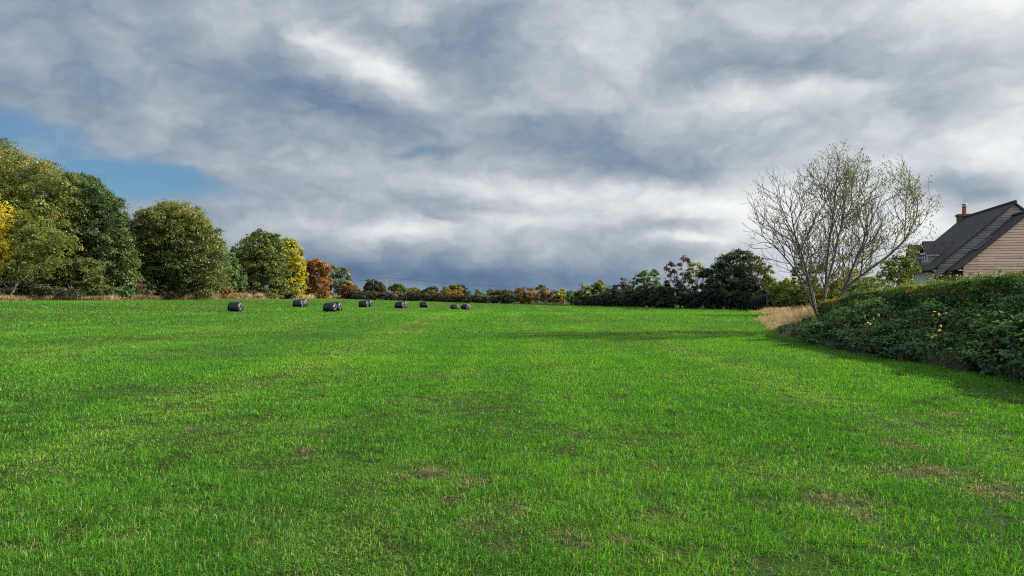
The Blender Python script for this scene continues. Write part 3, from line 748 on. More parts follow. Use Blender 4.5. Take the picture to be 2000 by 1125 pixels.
# trees behind and around the ash
GA = 'yellowing trees behind the ash tree'
for i, (d, bp, pal, hue, circ, nm, lab, kw) in enumerate([
    (84, 1530, 'maple', .30, [(1522, 565, 18, 16), (1535, 555, 16, 14), (1515, 580, 18, 12), (1540, 578, 18, 14)], 'small_tree', 'leafy yellow-green tree left of the small golden sapling', {}),
    (74, 1552, 'gold', .62, [(1552, 555, 9, 10), (1548, 566, 8, 8), (1558, 563, 7, 8)], 'sapling', 'small golden sapling with thin pale trunk above the dry grass', dict(cover=.8, bark=PALEBARK, trunk_r=.05)),
    (66, 1580, 'maple', .35, [(1575, 528, 20, 18), (1590, 545, 18, 20), (1566, 552, 16, 18), (1600, 520, 16, 16), (1582, 575, 22, 18), (1556, 530, 12, 12), (1560, 580, 26, 20), (1600, 575, 26, 22), (1540, 565, 18, 18)], 'small_tree', 'yellow-green tree behind the leaning ash stem', dict(cover=1.3, shell=.34)),
    (62, 1650, 'gold', .15, [(1645, 545, 22, 18), (1665, 556, 20, 16), (1632, 562, 20, 18), (1655, 572, 24, 14), (1625, 582, 26, 18), (1670, 535, 18, 16), (1690, 560, 16, 18)], 'small_tree', 'mustard yellow tree behind the ash trunks', dict(cover=1.3, shell=.34)),
    (56, 1690, 'green', .62, [(1685, 562, 22, 16), (1700, 556, 16, 16), (1670, 575, 20, 12), (1705, 575, 20, 12)], 'shrub', 'green bush right of the mustard yellow tree', dict(cover=1.4)),
    (60, 1722, 'lime', .12, [(1718, 545, 14, 14), (1728, 560, 14, 12), (1708, 560, 14, 12), (1735, 570, 18, 12), (1700, 572, 18, 14)], 'shrub', 'thin yellowish bush at the far end of the clipped hedge', dict(cover=1.1, shell=.36)),
    (30.5, 1768, 'maple', .34, [(1762, 508, 20, 16), (1776, 495, 14, 14), (1744, 522, 22, 18), (1772, 522, 18, 18), (1754, 540, 26, 14), (1730, 540, 16, 12), (1786, 500, 8, 10)], 'young_tree', 'young yellow-green tree in front of the house dormers', dict(cover=.75, shell=.42, leaf_px=2.2, per=14, clump=.2, trunk_r=.05)),
    (62, 1560, 'maple', .22, [(1552, 580, 22, 20), (1572, 590, 20, 16), (1535, 590, 18, 14), (1560, 566, 16, 14)], 'shrub', 'low yellow-green shrub left of the ash stems, behind the dry grass', dict(cover=1.3, shell=.32)),
    (37, 1650, 'green', .5, [(1640, 590, 26, 22), (1665, 575, 22, 20), (1620, 600, 22, 16), (1690, 580, 20, 20)], 'shrub', 'mixed green bush around the foot of the ash tree', dict(cover=1.5, leaf_px=2.0, per=16, shell=.3)),
    ]):
    kk = dict(cover=1.4); kk.update(kw)
    tree(nm, lab, 'shrub' if 'shrub' in nm else 'tree', d, bp, pal, circ, 420 + i, hue=hue, group=GA, **kk)

# ------------------------------------------------------------------ the half-bare ash, grown branch by branch
def ash_tree():
    rng = R_(777); D = 35.0
    k = D / F
    bx, by = X(1606, D), D; gz = float(T(bx, by))
    root = thing('ash_tree', 'large many-stemmed ash tree, nearly bare, with sparse yellowing leaves', 'tree', (bx, by, gz))
    def P(px, py, dy): return np.array([X(px, D), by + dy, Z(py, D)])
    stems = [
        [P(1596, 622, -.3), P(1583, 598, -.4), P(1574, 570, -.6), P(1563, 540, -.9), P(1550, 508, -1.1), P(1536, 478, -1.5), P(1512, 442, -1.7), P(1500, 405, -1.6)],
        [P(1598, 622, -.1), P(1588, 590, .3), P(1580, 555, .7), P(1566, 520, 1.1), P(1545, 485, 1.6), P(1520, 455, 2.2), P(1488, 430, 2.6)],
        [P(1605, 622, 0), P(1608, 590, 0), P(1615, 555, .1), P(1619, 510, .2), P(1622, 465, .1), P(1627, 415, .0), P(1630, 370, -.2)],
        [P(1611, 622, .2), P(1619, 580, .5), P(1632, 545, .8), P(1645, 510, 1.0), P(1657, 470, 1.2), P(1668, 425, 1.2)],
        [P(1616, 622, -.1), P(1628, 585, -.4), P(1648, 552, -.8), P(1672, 528, -1.3), P(1700, 505, -1.6), P(1728, 475, -1.8), P(1750, 435, -1.7), P(1760, 400, -1.5)],
        [P(1614, 622, .3), P(1626, 588, .9), P(1646, 556, 1.6), P(1676, 530, 2.2), P(1706, 500, 2.6), P(1735, 478, 2.8)],
        [P(1603, 622, .35), P(1604, 585, .8), P(1602, 548, 1.4), P(1596, 505, 2.0), P(1588, 450, 2.3), P(1580, 400, 2.3)],
        [P(1613, 622, -.3), P(1620, 585, -.9), P(1626, 550, -1.6), P(1630, 510, -2.2), P(1640, 470, -2.6)],
    ]
    N_ = []; par = []
    def add(p, pa): N_.append(np.asarray(p, float)); par.append(pa); return len(N_) - 1
    r0 = add((bx, by, gz - .1), -1)
    step = .2
    for s in stems:
        pa = r0
        pts = [np.asarray(q) for q in s]
        for a, b in zip(pts[:-1], pts[1:]):
            m = max(2, int(np.linalg.norm(b - a) / step))
            for t in np.linspace(0, 1, m + 1)[1:]:
                pa = add(a + (b - a) * t + rng.normal(size=3) * .012, pa)
    cx, cz = X(1627, D), Z(440, D); RX, RZ, RY = 158 * k, 140 * k, 152 * k
    def room(p):
        q = (p - np.array([cx, by, cz])) / np.array([RX, RY, RZ]); r = np.linalg.norm(q)
        return 1.0 - r / (1 + .10 * math.sin(p[0] * 2.1 + 1) + .09 * math.sin(p[1] * 2.7 + p[2] * 1.3))
    def grow(i0, v, L, lev):
        """a branch from node i0: ascends, sways, and sets its own side shoots"""
        st = (.22, .20, .17, .14)[lev - 1]; n_ = max(2, int(L / st)); pa = i0; ids = []
        upw = (.012, .05, .10, .19)[lev - 1]
        for s_ in range(n_):
            v = v + np.array([0, 0, upw]) + rng.normal(size=3) * (.085 + .02 * lev); v = v / np.linalg.norm(v)
            p = N_[pa] + v * st
            if room(p) < (-.12 if lev > 2 else -.02) : break
            pa = add(p, pa); ids.append((pa, v.copy()))
        if lev >= 4 or len(ids) < 2: return
        every = (.34, .26, .19)[lev - 1]; d_ = rng.uniform(.25, .5) * (1 if lev < 3 else .5); side = rng.uniform(0, 2 * PI)
        for q, (i_, v_) in enumerate(ids):
            d_ -= st
            if d_ > 0 : continue
            d_ = every * rng.uniform(.6, 1.5); side += PI + rng.normal() * .7
            shoot(i_, v_, side, max(.25, (len(ids) - q) * st * rng.uniform(.45, .8)) if lev < 3 else rng.uniform(.22, .5), lev + 1, (.62, .66, .60)[lev - 1])
    def shoot(i_, v_, side, L, lev, spread):
        ref = np.cross(v_, np.array([.2, .1, 1.])); ref = ref / max(1e-6, np.linalg.norm(ref)); oth = np.cross(v_, ref)
        w = v_ + (ref * math.cos(side) + oth * math.sin(side)) * spread * rng.uniform(.75, 1.3); w = w / np.linalg.norm(w)
        if w[2] < -.15: w[2] *= -.3
        grow(i_, w, L, lev)
    stem_nodes = list(range(1, len(N_)))
    ends = [i for i in stem_nodes if i not in set(par)]
    d_ = .3; side = 0.
    for i in stem_nodes:
        hgt = N_[i][2] - gz
        if par[i] <= 0 or hgt < 1.7: continue
        d_ -= step
        if d_ > 0: continue
        d_ = rng.uniform(.13, .28); side += 2.4 + rng.normal() * .6
        v0 = N_[i] - N_[par[i]]; v0 = v0 / np.linalg.norm(v0)
        shoot(i, v0, side, rng.uniform(2.0, 4.2) * (1.0 if hgt < 5 else .85), 1, .85)
    for i in ends:
        v0 = N_[i] - N_[par[i]]; v0 = v0 / np.linalg.norm(v0)
        for q in range(4): shoot(i, v0, q * 1.6 + rng.random(), rng.uniform(3.0, 4.8), 1, .42)
    NN = len(N_); P_ = np.array(N_); par_ = np.array(par)
    kids = [[] for _ in range(NN)]
    for i in range(1, NN): kids[par[i]].append(i)
    rad = np.zeros(NN); tipr = .006; e = 2.55
    pw = np.zeros(NN)
    for i in range(NN - 1, -1, -1):
        pw[i] = tipr ** e if not kids[i] else pw[i] + (tipr * .25) ** e
        rad[i] = pw[i] ** (1 / e)
        if par_[i] >= 0: pw[par_[i]] += pw[i]
    rad = np.minimum(rad, .085)
    # chains between forks
    lines = []
    stack = [(0, k_) for k_ in kids[0]]
    while stack:
        a, b = stack.pop()
        ch = [a, b]
        while kids[ch[-1]]:
            ks = sorted(kids[ch[-1]], key=lambda q: -rad[q])
            for o_ in ks[1:]: stack.append((ch[-1], o_))
            ch.append(ks[0])
        pts = P_[ch].copy(); rr = rad[ch].copy()
        rr[0] = min(rr[0], rr[1] * 1.15)
        if len(pts) > 4: pts[1:-1] = pts[1:-1] * .5 + (pts[:-2] + pts[2:]) * .25
        lines.append((pts, rr))
    big = [l for l in lines if l[1][0] > .03]; small = [l for l in lines if l[1][0] <= .03]
    v, l, c = tube_np(big, 8)
    obj('trunk', mesh_np('trunk', v - np.array(root.location), l, c, ASHBARK, smooth=True), root)
    v, l, c = tube_np(small, 4)
    obj('twigs', mesh_np('twigs', v - np.array(root.location), l, c, ASHBARK), root)
    # sparse leaves in hanging sprays, thicker at the upper right
    tipn = np.array([i for i in range(NN) if rad[i] < .014])
    pt = P_[tipn]
    nzv = fbm(pt[:, 0] * .7 + pt[:, 1] * .3, pt[:, 2] * .7 + pt[:, 1] * .4, 61, 3)
    right = S((pt[:, 0] - (cx - RX * .5)) / (RX * 1.2)); low = S((Z(470, D) - pt[:, 2]) / 1.5) * S((pt[:, 0] - cx) / RX * 2)
    prob = np.clip((nzv - .47) * 1.5 + .10, .035, 1) * (.3 + .8 * right) + .22 * low
    sel = tipn[rng.random(len(tipn)) < prob * 1.5]
    ci = np.repeat(sel, rng.integers(4, 9, len(sel))); m = len(ci)
    pos = P_[ci] + rng.normal(size=(m, 3)) * np.array([.13, .13, .12]) + np.array([0, 0, -.05])
    nr = norm(rng.normal(size=(m, 3)) + np.array([0, 0, .3]))
    tint = np.clip(.55 + (rng.normal(size=m)) * .2 + .15 * right[0], 0, 1)
    tint = np.where(rng.random(m) < .10, rng.uniform(0, .12, m), tint)
    leaves_mesh('leaves', pos, nr, .105 * rng.uniform(.6, 1.3, m), tint, PAL['ash'], root, aspect=.42, rng=rng, off=root.location, droop=(0, 0, -1))
    print('ash nodes', NN, 'leaves', m)
ash_tree()

# ------------------------------------------------------------------ clipped hedge and bramble thicket
def clipped_hedge():
    rng = R_(501)
    ys = np.array([4.0, 12, 20.7, 23.8, 27, 30.5, 33.5]); hs = np.array([2.5, 2.45, 2.36, 2.18, 2.08, 1.82, 1.3])
    xc = lambda y: 15.1 + .12 * np.sin(y * .5)
    root = thing('clipped_hedge', 'long clipped green hedge with reddish tips in front of the house', 'hedge', (15.1, 18, 0))
    n = 150000
    y = 4 + (33.5 - 4) * rng.random(n) ** .9; H = np.interp(y, ys, hs); W = 1.15
    u = rng.random(n)
    front = u < .5; top = (u >= .5) & (u < .88)
    bump = (fbm(y * .8, y * 0 + 3, 5, 3) - .5) * .55
    x = np.where(front, xc(y) - W, np.where(top, xc(y) + rng.uniform(-W, W, n), xc(y) + W))
    z = np.where(top, H, rng.random(n) ** .8 * H)
    lump = fbm(y * 1.2, z * 1.2 + x * 1.2, 15, 3) - .5; lump = lump * 1.5
    dep = np.abs(rng.normal(size=n)) * .13
    x = x + np.where(front, dep - .45 * lump, np.where(top, 0, -dep)) + bump * .4
    edge = S((np.abs(x - xc(y)) - W * .55) / (W * .5))
    z = z + np.where(top, -dep + .28 * lump + bump * .6 - .14 * edge, 0)
    spr = top & (rng.random(n) < .09) & (vnoise(y * 3.1, x * 3.1, 66) > .5); z = z + np.where(spr, rng.random(n) ** 2 * .42, 0)
    nr = np.where(front[:, None], np.array([-1., -.2, .45]), np.where(top[:, None], np.array([-.1, 0, 1.]), np.array([1., 0, .4])))
    nr = norm(nr + rng.normal(size=(n, 3)) * .55)
    patch = fbm(y * .8, z * 1.2 + x, 25, 3)
    tint = .27 + (patch - .5) * .55 + rng.normal(size=n) * .13 + np.where(z > H - .36, .26 + .25 * (vnoise(y * 1.1, x * 1.1, 8) > .5) * rng.random(n), 0) + .10 * S((y - 22) / 8)  # sunlit look painted in: yellower leaves along the top, darker green sides
    size = .076 * rng.uniform(.55, 1.5, n)
    pos = np.stack([x, y, z], -1)
    leaves_mesh('foliage', pos, nr, size, np.clip(tint, 0, .93 + .07 * rng.random(n)), PAL['hedge'], root, rng=rng, off=root.location)
    # stray shoots that stand out of the top
    lines = []; sp, sn = [], []
    for q in range(420):
        yy = rng.uniform(5, 33); x0 = xc(yy) + rng.uniform(-W, W) * .9; h = np.interp(yy, ys, hs) + .05
        v = np.array([rng.normal() * .45, rng.normal() * .45, 1.0]); v /= np.linalg.norm(v); L = rng.uniform(.12, .5) * (1.4 if vnoise(np.array([yy * .7]), np.array([2.]), 4)[0] > .55 else .7)
        t = np.linspace(-.6, 1, 6)[:, None]
        p = np.array([x0, yy, h]) + v * L * t + np.array([0, 0, -.25]) * L * np.maximum(t, 0) ** 2
        lines.append((p, np.linspace(.007, .003, 6)))
        for w_ in np.linspace(0, 1, int(4 + L * 26)):
            sp.append(np.array([x0, yy, h]) + v * L * w_ + np.array([0, 0, -.25]) * L * w_ ** 2 + rng.normal(size=3) * .03); sn.append(rng.normal(size=3) * .7 + np.array([0, 0, .7]))
    sp = np.array(sp); sn = norm(np.array(sn)); m = len(sp)
    leaves_mesh('shoots', sp, sn, .07 * rng.uniform(.6, 1.3, m), np.clip(rng.normal(.62, .17, m), 0, 1), PAL['hedge'], root, rng=rng, off=root.location)
    for yy in np.arange(4.2, 33.2, .3):
        for q in range(3):
            x0 = xc(yy) + rng.normal() * .25; h = np.interp(yy, ys, hs)
            p = [np.array([x0, yy, -.05])]
            v = np.array([rng.normal() * .3, rng.normal() * .3, 1])
            for s_ in range(4): p.append(p[-1] + v * (h - .25) / 4 + rng.normal(size=3) * .04)
            lines.append((np.array(p), np.linspace(.03, .006, 5)))
    v, l, c = tube_np(lines, 5)
    obj('stems', mesh_np('stems', v - np.array(root.location), l, c, BARK), root)
clipped_hedge()

def bramble():
    rng = R_(502)
    root = thing('bramble_thicket', 'dark glossy bramble thicket sprawling at the field edge', 'bush', (12.2, 20, 0))
    lobes = []
    for y in np.arange(5.5, 33.5, .62):
        x0 = float(right_x(y)) + .35
        tp = np.interp(y, [5, 12, 16, 21, 24, 28, 31, 34], [1.5, 1.55, 1.55, 1.48, 1.45, 1.35, 1.1, .75]) * (.78 + .62 * float(vnoise(np.array([y * .45]), np.array([0.5]), 19)[0]))
        for f, hh in [(0.1, .42), (.75, .72), (1.5, .92), (2.3, 1.0), (3.0, 1.02)]:
            if rng.random() < .16: continue
            hgt = tp * hh * rng.uniform(.74, 1.16)
            r = rng.uniform(.42, .74)
            lobes.append((x0 + f + rng.normal() * .2, y + rng.normal() * .25, hgt * .5, r * .85, r, hgt * .56, .46 + rng.normal() * .15))
    n = 170000
    pos, nr, size, tint = crown_cloud(rng, lobes, n, .092, .20, per=14, inner=.10, ground=lambda x, y: T(x, y), shell=.10, flat=.5, upbias=.95)
    rank = rng.random(len(pos)) < .0018
    tint = np.where(rank, .98, np.minimum(tint, .90))
    leaves_mesh('foliage', pos, nr, size, tint, PAL['bramble'], root, aspect=.74, rng=rng, off=root.location)
    # a few large yellow leaves
    yp = []
    for px, py, d, k in [(1830, 613, 18.5, 6), (1822, 613, 18.4, 3), (1812, 655, 17.6, 4), (1598, 633, 26.5, 4), (1705, 617, 23.2, 3), (1690, 628, 22.5, 3), (1826, 640, 17.8, 4)]:
        for q in range(k): yp.append((X(px, d) + rng.normal() * .07, d - .25 + rng.normal() * .08, Z(py, d) + rng.normal() * .045))
    yp = np.array(yp); m = len(yp)
    o = leaves_mesh('yellow_leaves', yp, norm(rng.normal(size=(m, 3)) * .5 + np.array([-.3, -.6, .6])), .075 * rng.uniform(.7, 1.3, m), rng.uniform(.5, 1, m), PAL['gold'], root, aspect=.8, rng=rng, off=root.location)
    # arching canes
    lines = []; dl = []
    for i in range(300):
        y = rng.uniform(6, 32.5); f = rng.uniform(0, 2.6); x = float(right_x(y)) + .3 + f
        h = np.interp(f, [0, .6, 1.5, 2.6], [.5, .9, 1.3, 1.45]) * np.interp(y, [6, 25, 33], [1, .92, .6])
        a = rng.uniform(0, 2 * PI); L = rng.uniform(.5, 1.3); hh = h * rng.uniform(.75, 1.12)
        t = np.linspace(0, 1, 8)[:, None]
        p = np.array([x, y, .0]) + np.array([math.cos(a) * L - .35, math.sin(a) * L, 0]) * t + np.array([0, 0, 1]) * (np.sin(t * PI * .72) * hh * 1.05)
        lines.append((p, np.linspace(.007, .0035, 8)))
    v, l, c = tube_np(lines, 5)
    obj('canes', mesh_np('canes', v - np.array(root.location), l, c, noise_mat('cane_bark', [(.3, (.07, .04, .03)), (.7, (.16, .11, .06))], 12)), root)
    # dry stalks showing through at the foot
    n = 5200
    y = rng.uniform(6, 32, n); x = right_x(y) - .05 + np.abs(rng.normal(size=n)) * .45
    ok = vnoise(x * 1.1, y * 1.1, 6) > .42; x, y = x[ok], y[ok]; n = len(x)
    me = blades('dry_stalks', x - 12.2, y - 20, rng.uniform(.2, .6, n), .006 * rng.uniform(.6, 1.5, n), rng.random(n), PAL['canes'], rng, 2, lean=.7, z=np.zeros(n))
    obj('dry_stalks', me, root)
bramble()

# trees standing outside the picture on the right: only their shade on the grass shows
k_ = F / 16.5
tree('side_tree', 'leafy tree standing behind the hedge to the right, casting shade on grass', 'tree', 16.5, 1000 + 22.5 * k_, 'green',
     [(1000 + (22.5 + dx) * k_, HY - (h - CAMZ) * k_, r * k_, r * .8 * k_) for dx, h, r in ((.6, 6.4, 1.3), (1.6, 5.8, 1.2), (-.2, 5.6, 1.0), (.8, 7.4, .9))],
     610, cover=.55, leaf_px=4.0, per=12, clump=.12, trunk_r=.14, shell=.4)

# ------------------------------------------------------------------ the house
def course_mat(name, cols, course, jx, rough=.8, knots=False, bump=.4):
    """boards or tiles: colour varies piece by piece (UV: u along the course in m, v up in m)"""
    m, nt, out = new_mat(name); N, Lk = nt.nodes, nt.links
    uv = N.new('ShaderNodeUVMap'); uv.uv_map = 'UVMap'
    br = N.new('ShaderNodeTexBrick'); br.offset = .37; br.squash = 1
    br.inputs['Scale'].default_value = 1; br.inputs['Brick Width'].default_value = jx; br.inputs['Row Height'].default_value = course
    br.inputs['Mortar Size'].default_value = .006; br.inputs['Mortar Smooth'].default_value = .1; br.inputs['Bias'].default_value = 0
    br.inputs['Color1'].default_value = (0, 0, 0, 1); br.inputs['Color2'].default_value = (1, 1, 1, 1); br.inputs['Mortar'].default_value = (.5, .5, .5, 1)
    Lk.new(uv.outputs[0], br.inputs['Vector'])
    nz = N.new('ShaderNodeTexNoise'); nz.inputs['Scale'].default_value = 2.2; nz.inputs['Detail'].default_value = 8; nz.inputs['Roughness'].default_value = .7
    mp = N.new('ShaderNodeMapping'); mp.inputs['Scale'].default_value = (1, 5, 1); Lk.new(uv.outputs[0], mp.inputs[0]); Lk.new(mp.outputs[0], nz.inputs['Vector'])
    mx = N.new('ShaderNodeMath'); mx.operation = 'MULTIPLY_ADD'; mx.inputs[1].default_value = .35
    sb = N.new('ShaderNodeSeparateColor'); Lk.new(br.outputs['Color'], sb.inputs[0]); Lk.new(sb.outputs[0], mx.inputs[0])
    ml = N.new('ShaderNodeMath'); ml.operation = 'MULTIPLY'; ml.inputs[1].default_value = .65; Lk.new(nz.outputs['Fac'], ml.inputs[0]); Lk.new(ml.outputs[0], mx.inputs[2])
    r = ramp(nt, cols); Lk.new(mx.outputs[0], r.inputs[0])
    dk = N.new('ShaderNodeMix'); dk.data_type = 'RGBA'; dk.blend_type = 'MIX'; dk.inputs[7].default_value = (.02, .016, .013, 1)
    Lk.new(r.outputs[0], dk.inputs[6])
    fac = br.outputs['Fac']
    if knots:
        vo = N.new('ShaderNodeTexVoronoi'); vo.inputs['Scale'].default_value = 2.6; Lk.new(uv.outputs[0], vo.inputs['Vector'])
        lt = N.new('ShaderNodeMath'); lt.operation = 'LESS_THAN'; lt.inputs[1].default_value = .065; Lk.new(vo.outputs['Distance'], lt.inputs[0])
        ma = N.new('ShaderNodeMath'); ma.operation = 'MAXIMUM'; k6 = N.new('ShaderNodeMath'); k6.operation = 'MULTIPLY'; k6.inputs[1].default_value = .75
        Lk.new(lt.outputs[0], k6.inputs[0]); Lk.new(k6.outputs[0], ma.inputs[0]); Lk.new(fac, ma.inputs[1]); fac = ma.outputs[0]
    Lk.new(fac, dk.inputs[0])
    p = N.new('ShaderNodeBsdfPrincipled'); p.inputs['Roughness'].default_value = rough; p.inputs['Specular IOR Level'].default_value = .3
    Lk.new(dk.outputs[2], p.inputs['Base Color'])
    b = N.new('ShaderNodeBump'); b.inputs['Strength'].default_value = bump; b.inputs['Distance'].default_value = .015
    Lk.new(nz.outputs['Fac'], b.inputs['Height']); Lk.new(b.outputs[0], p.inputs['Normal'])
    Lk.new(p.outputs[0], out.inputs['Surface'])
    return m
TAN = course_mat('tan_boards', [(.2, (.50, .31, .215)), (.5, (.66, .44, .315)), (.8, (.73, .52, .395))], .145, 2.3, knots=True)
GREYB = course_mat('weathered_boards', [(.2, (.17, .15, .14)), (.5, (.28, .245, .225)), (.8, (.40, .35, .32))], .145, 2.3, knots=True)
TILE = course_mat('dark_roof_tiles', [(.2, (.034, .028, .026)), (.5, (.062, .051, .047)), (.8, (.10, .082, .072))], .14, .17, rough=.75)
BRICK = course_mat('brown_brick', [(.2, (.12, .055, .038)), (.5, (.19, .095, .062)), (.8, (.27, .15, .10))], .075, .225, rough=.9)
def plain(name, c, rough=.6, bump=.1): return noise_mat(name, [(.3, tuple(v * .9 for v in c)), (.7, c)], 5, rough=rough, bump=bump)
WHITE = plain('white_paint', (.74, .76, .74)); RENDER_ = plain('pale_render', (.70, .73, .70), .9); BLACKP = plain('black_plastic', (.015, .015, .017), .4)
TERRA = plain('terracotta', (.30, .085, .06), .7); METAL = plain('grey_metal', (.35, .36, .37), .4); LEAD = plain('lead_grey', (.16, .165, .175), .55)
def glass_mat():
    m, nt, out = new_mat('window_glass'); p = nt.nodes.new('ShaderNodeBsdfPrincipled')
    p.inputs['Base Color'].default_value = (.02, .03, .04, 1); p.inputs['Roughness'].default_value = .06; p.inputs['Specular IOR Level'].default_value = .8
    nt.links.new(p.outputs[0], out.inputs['Surface']); return m
GLASS = glass_mat()

HO = Vector((25.0, 43.0, .45)); E = Vector((.9638, -.2667, 0)).normalized(); Dp = Vector((-E.y, E.x, 0)); UP = Vector((0, 0, 1))
def hp_(w, t, z): return HO + E * w + Dp * t + UP * z

def set_uv(o, fn):
    me = o.data; lay = me.uv_layers.new(name='UVMap')
    off = Vector((0, 0, 0)); p = o.parent
    while p is not None and p.type != 'EMPTY': p = p.parent
    if p is not None: off = Vector(p.location)
    for poly in me.polygons:
        for li in poly.loop_indices:
            co = me.vertices[me.loops[li].vertex_index].co + off
            lay.data[li].uv = fn(co, poly.normal)
def uv_house(co, n):
    d = co - HO; w, t, z = d.dot(E), d.dot(Dp), d.z
    a, b, c = abs(n.dot(E)), abs(n.dot(Dp)), abs(n.z)
    if c > .35 and a > .3: return (t, z * 1.42)
    if c > .35 and b > .3: return (w, z * 1.42)
    if b >= a: return (w, z)
    return (t, z)

def lap_wall(mb, w0, w1, t, z0, width_at, course=.145, lip=.028):
    """horizontal lapped boards on a gable that faces the field; width_at(z) -> (left, right)"""
    z = z0
    while True:
        a = width_at(z + .004); b = width_at(z + course)
        if a[1] - a[0] < .06: break
        if b[1] - b[0] < 0: b = ((a[0] + a[1]) / 2 - .01, (a[0] + a[1]) / 2 + .01)
        base = [hp_(a[0], t - lip, z), hp_(a[1], t - lip, z), hp_(b[1], t - .006, z + course + .001), hp_(b[0], t - .006, z + course + .001)]
        back = [hp_(a[0], t + .02, z), hp_(a[1], t + .02, z), hp_(b[1], t + .02, z + course), hp_(b[0], t + .02, z + course)]
        mb.poly(*base); mb.poly(base[0], back[0], back[1], base[1]); mb.poly(base[0], base[3], back[3], back[0]); mb.poly(base[1], back[1], back[2], base[2])
        z += course
        if b[1] - b[0] < .05: break

def house():
    root = thing('house', 'house with dark tiled roof and timber-boarded gable behind the hedge', 'house', HO)
    W, EZ, RZ_, LEN = 7.9, 3.0, 6.55, 9.0         # main body
    mid = W / 2; sl = (RZ_ - EZ) / mid
    # main gable wall (weathered boards), left side wall (pale render), the rest
    m = MB(); lap_wall(m, 0, W, 0, .0, lambda z: (max(0, (z - EZ) / sl), W - max(0, (z - EZ) / sl)))
    o = m.build('wall', GREYB, root); o['label'] = 'grey weathered board gable wall'; set_uv(o, uv_house)
    m = MB(); m.prism([hp_(0, .03, 0), hp_(0, LEN, 0), hp_(.25, LEN, 0), hp_(.25, .03, 0)], UP * EZ)
    o = m.build('wall', RENDER_, root); o['label'] = 'pale rendered side wall'
    m = MB(); m.prism([hp_(W, .03, 0), hp_(W - .25, .03, 0), hp_(W - .25, LEN, 0), hp_(W, LEN, 0)], UP * EZ)
    m.prism([hp_(.25, LEN - .2, 0), hp_(W - .25, LEN - .2, 0), hp_(W - .25, LEN - .2, EZ), hp_(mid, LEN - .2, RZ_ - .25), hp_(.25, LEN - .2, EZ)], Dp * .2)
    m.build('wall', RENDER_, root)
    # roof: two slopes with thickness, tile steps
    def slope(mb, sgn, w_eave, w_ridge, z_eave, z_ridge, t0, t1, th=.10, steps=26):
        for i in range(steps):
            a = i / steps; b = (i + 1) / steps
            wa, wb = w_eave + (w_ridge - w_eave) * a, w_eave + (w_ridge - w_eave) * b
            za, zb = z_eave + (z_ridge - z_eave) * a, z_eave + (z_ridge - z_eave) * b
            lift = .012
            A = [hp_(wa, t0, za + lift), hp_(wb, t0, zb + .002), hp_(wb, t1, zb + .002), hp_(wa, t1, za + lift)]
            B = [hp_(wa, t0, za - th), hp_(wb, t0, zb - th), hp_(wb, t1, zb - th), hp_(wa, t1, za - th)]
            mb.poly(*A); mb.poly(*B[::-1])
            mb.poly(A[0], A[3], B[3], B[0]); mb.poly(A[0], B[0], B[1], A[1]); mb.poly(A[3], A[2], B[2], B[3])
    ov = .28
    m = MB()
    slope(m, 1, -ov, mid, EZ - ov * sl + .12, RZ_ + .12, -.16, LEN + .15)
    slope(m, 1, W + ov, mid, EZ - ov * sl + .12, RZ_ + .12, -.16, LEN + .15)
    m.tube([hp_(mid, -.17, RZ_ + .13), hp_(mid, LEN + .16, RZ_ + .13)], [.10, .10], 10)
    roof = m.build('roof', TILE, root); set_uv(roof, uv_house)
    # chimney on the ridge at the far end
    m = MB(); ct = 8.6
    m.frame_box(hp_(mid, ct, 0), E, Dp, UP, (-.42, -.3, RZ_ - .75), (.42, .3, RZ_ + .18))
    m.frame_box(hp_(mid, ct, 0), E, Dp, UP, (-.48, -.36, RZ_ + .18), (.48, .36, RZ_ + .34))
    ch = m.build('chimney', BRICK, roof); set_uv(ch, uv_house)
    m = MB(); c = hp_(mid - .02, ct, RZ_ + .34); r = [.155, .15, .135, .13, .15, .15]; hs = [0, .06, .1, .46, .48, .54]
    m.tube([c + UP * h for h in hs], r, 14); m.build('chimney_pot', TERRA, roof, smooth=False)
    m = MB(); m.tube([c + UP * .54, c + UP * .66], [.11, .11], 12); m.tube([c + UP * .68, c + UP * .70, c + UP * .73], [.19, .18, .03], 12)
    m.build('cowl', METAL, roof)
    # lower front wing
    w0, w1, ez, rz, t0, t1 = .75, 7.1, 2.95, 5.8, -2.1, -.05
    wm = (w0 + w1) / 2; s2 = (rz - ez) / (wm - w0)
    m = MB(); lap_wall(m, w0, w1, t0, .02, lambda z: (w0 + max(0, (z - ez) / s2), w1 - max(0, (z - ez) / s2)))
    o = m.build('wall', TAN, root); o['label'] = 'tan timber-boarded gable wall of the front wing'; set_uv(o, uv_house)
    m = MB(); m.prism([hp_(w0, t0 + .03, 0), hp_(w0, t1, 0), hp_(w0 + .22, t1, 0), hp_(w0 + .22, t0 + .03, 0)], UP * (ez - .1))
    o = m.build('wall', BRICK, root); o['label'] = 'brown brick side wall of the front wing'; set_uv(o, uv_house)
    m = MB(); m.prism([hp_(w1, t0 + .03, 0), hp_(w1 - .22, t0 + .03, 0), hp_(w1 - .22, t1, 0), hp_(w1, t1, 0)], UP * (ez - .1)); o = m.build('wall', BRICK, root); set_uv(o, uv_house)
    m = MB()
    slope(m, 1, w0 - ov, wm, ez - ov * s2 + .10, rz + .10, t0 - .14, t1, steps=20)
    slope(m, 1, w1 + ov, wm, ez - ov * s2 + .10, rz + .10, t0 - .14, t1, steps=20)
    m.tube([hp_(wm, t0 - .15, rz + .11), hp_(wm, t1, rz + .11)], [.10, .10], 10)
    roof2 = m.build('roof', TILE, root); set_uv(roof2, uv_house); roof2['label'] = 'lower roof of the front wing'
    # skylight in the wing's left slope
    m = MB(); g = MB(); n2 = (E * -s2 + UP).normalized(); up2 = (E + UP * s2).normalized()
    c = hp_(w0 + .95, -1.05, ez + .95 * s2 + .12)
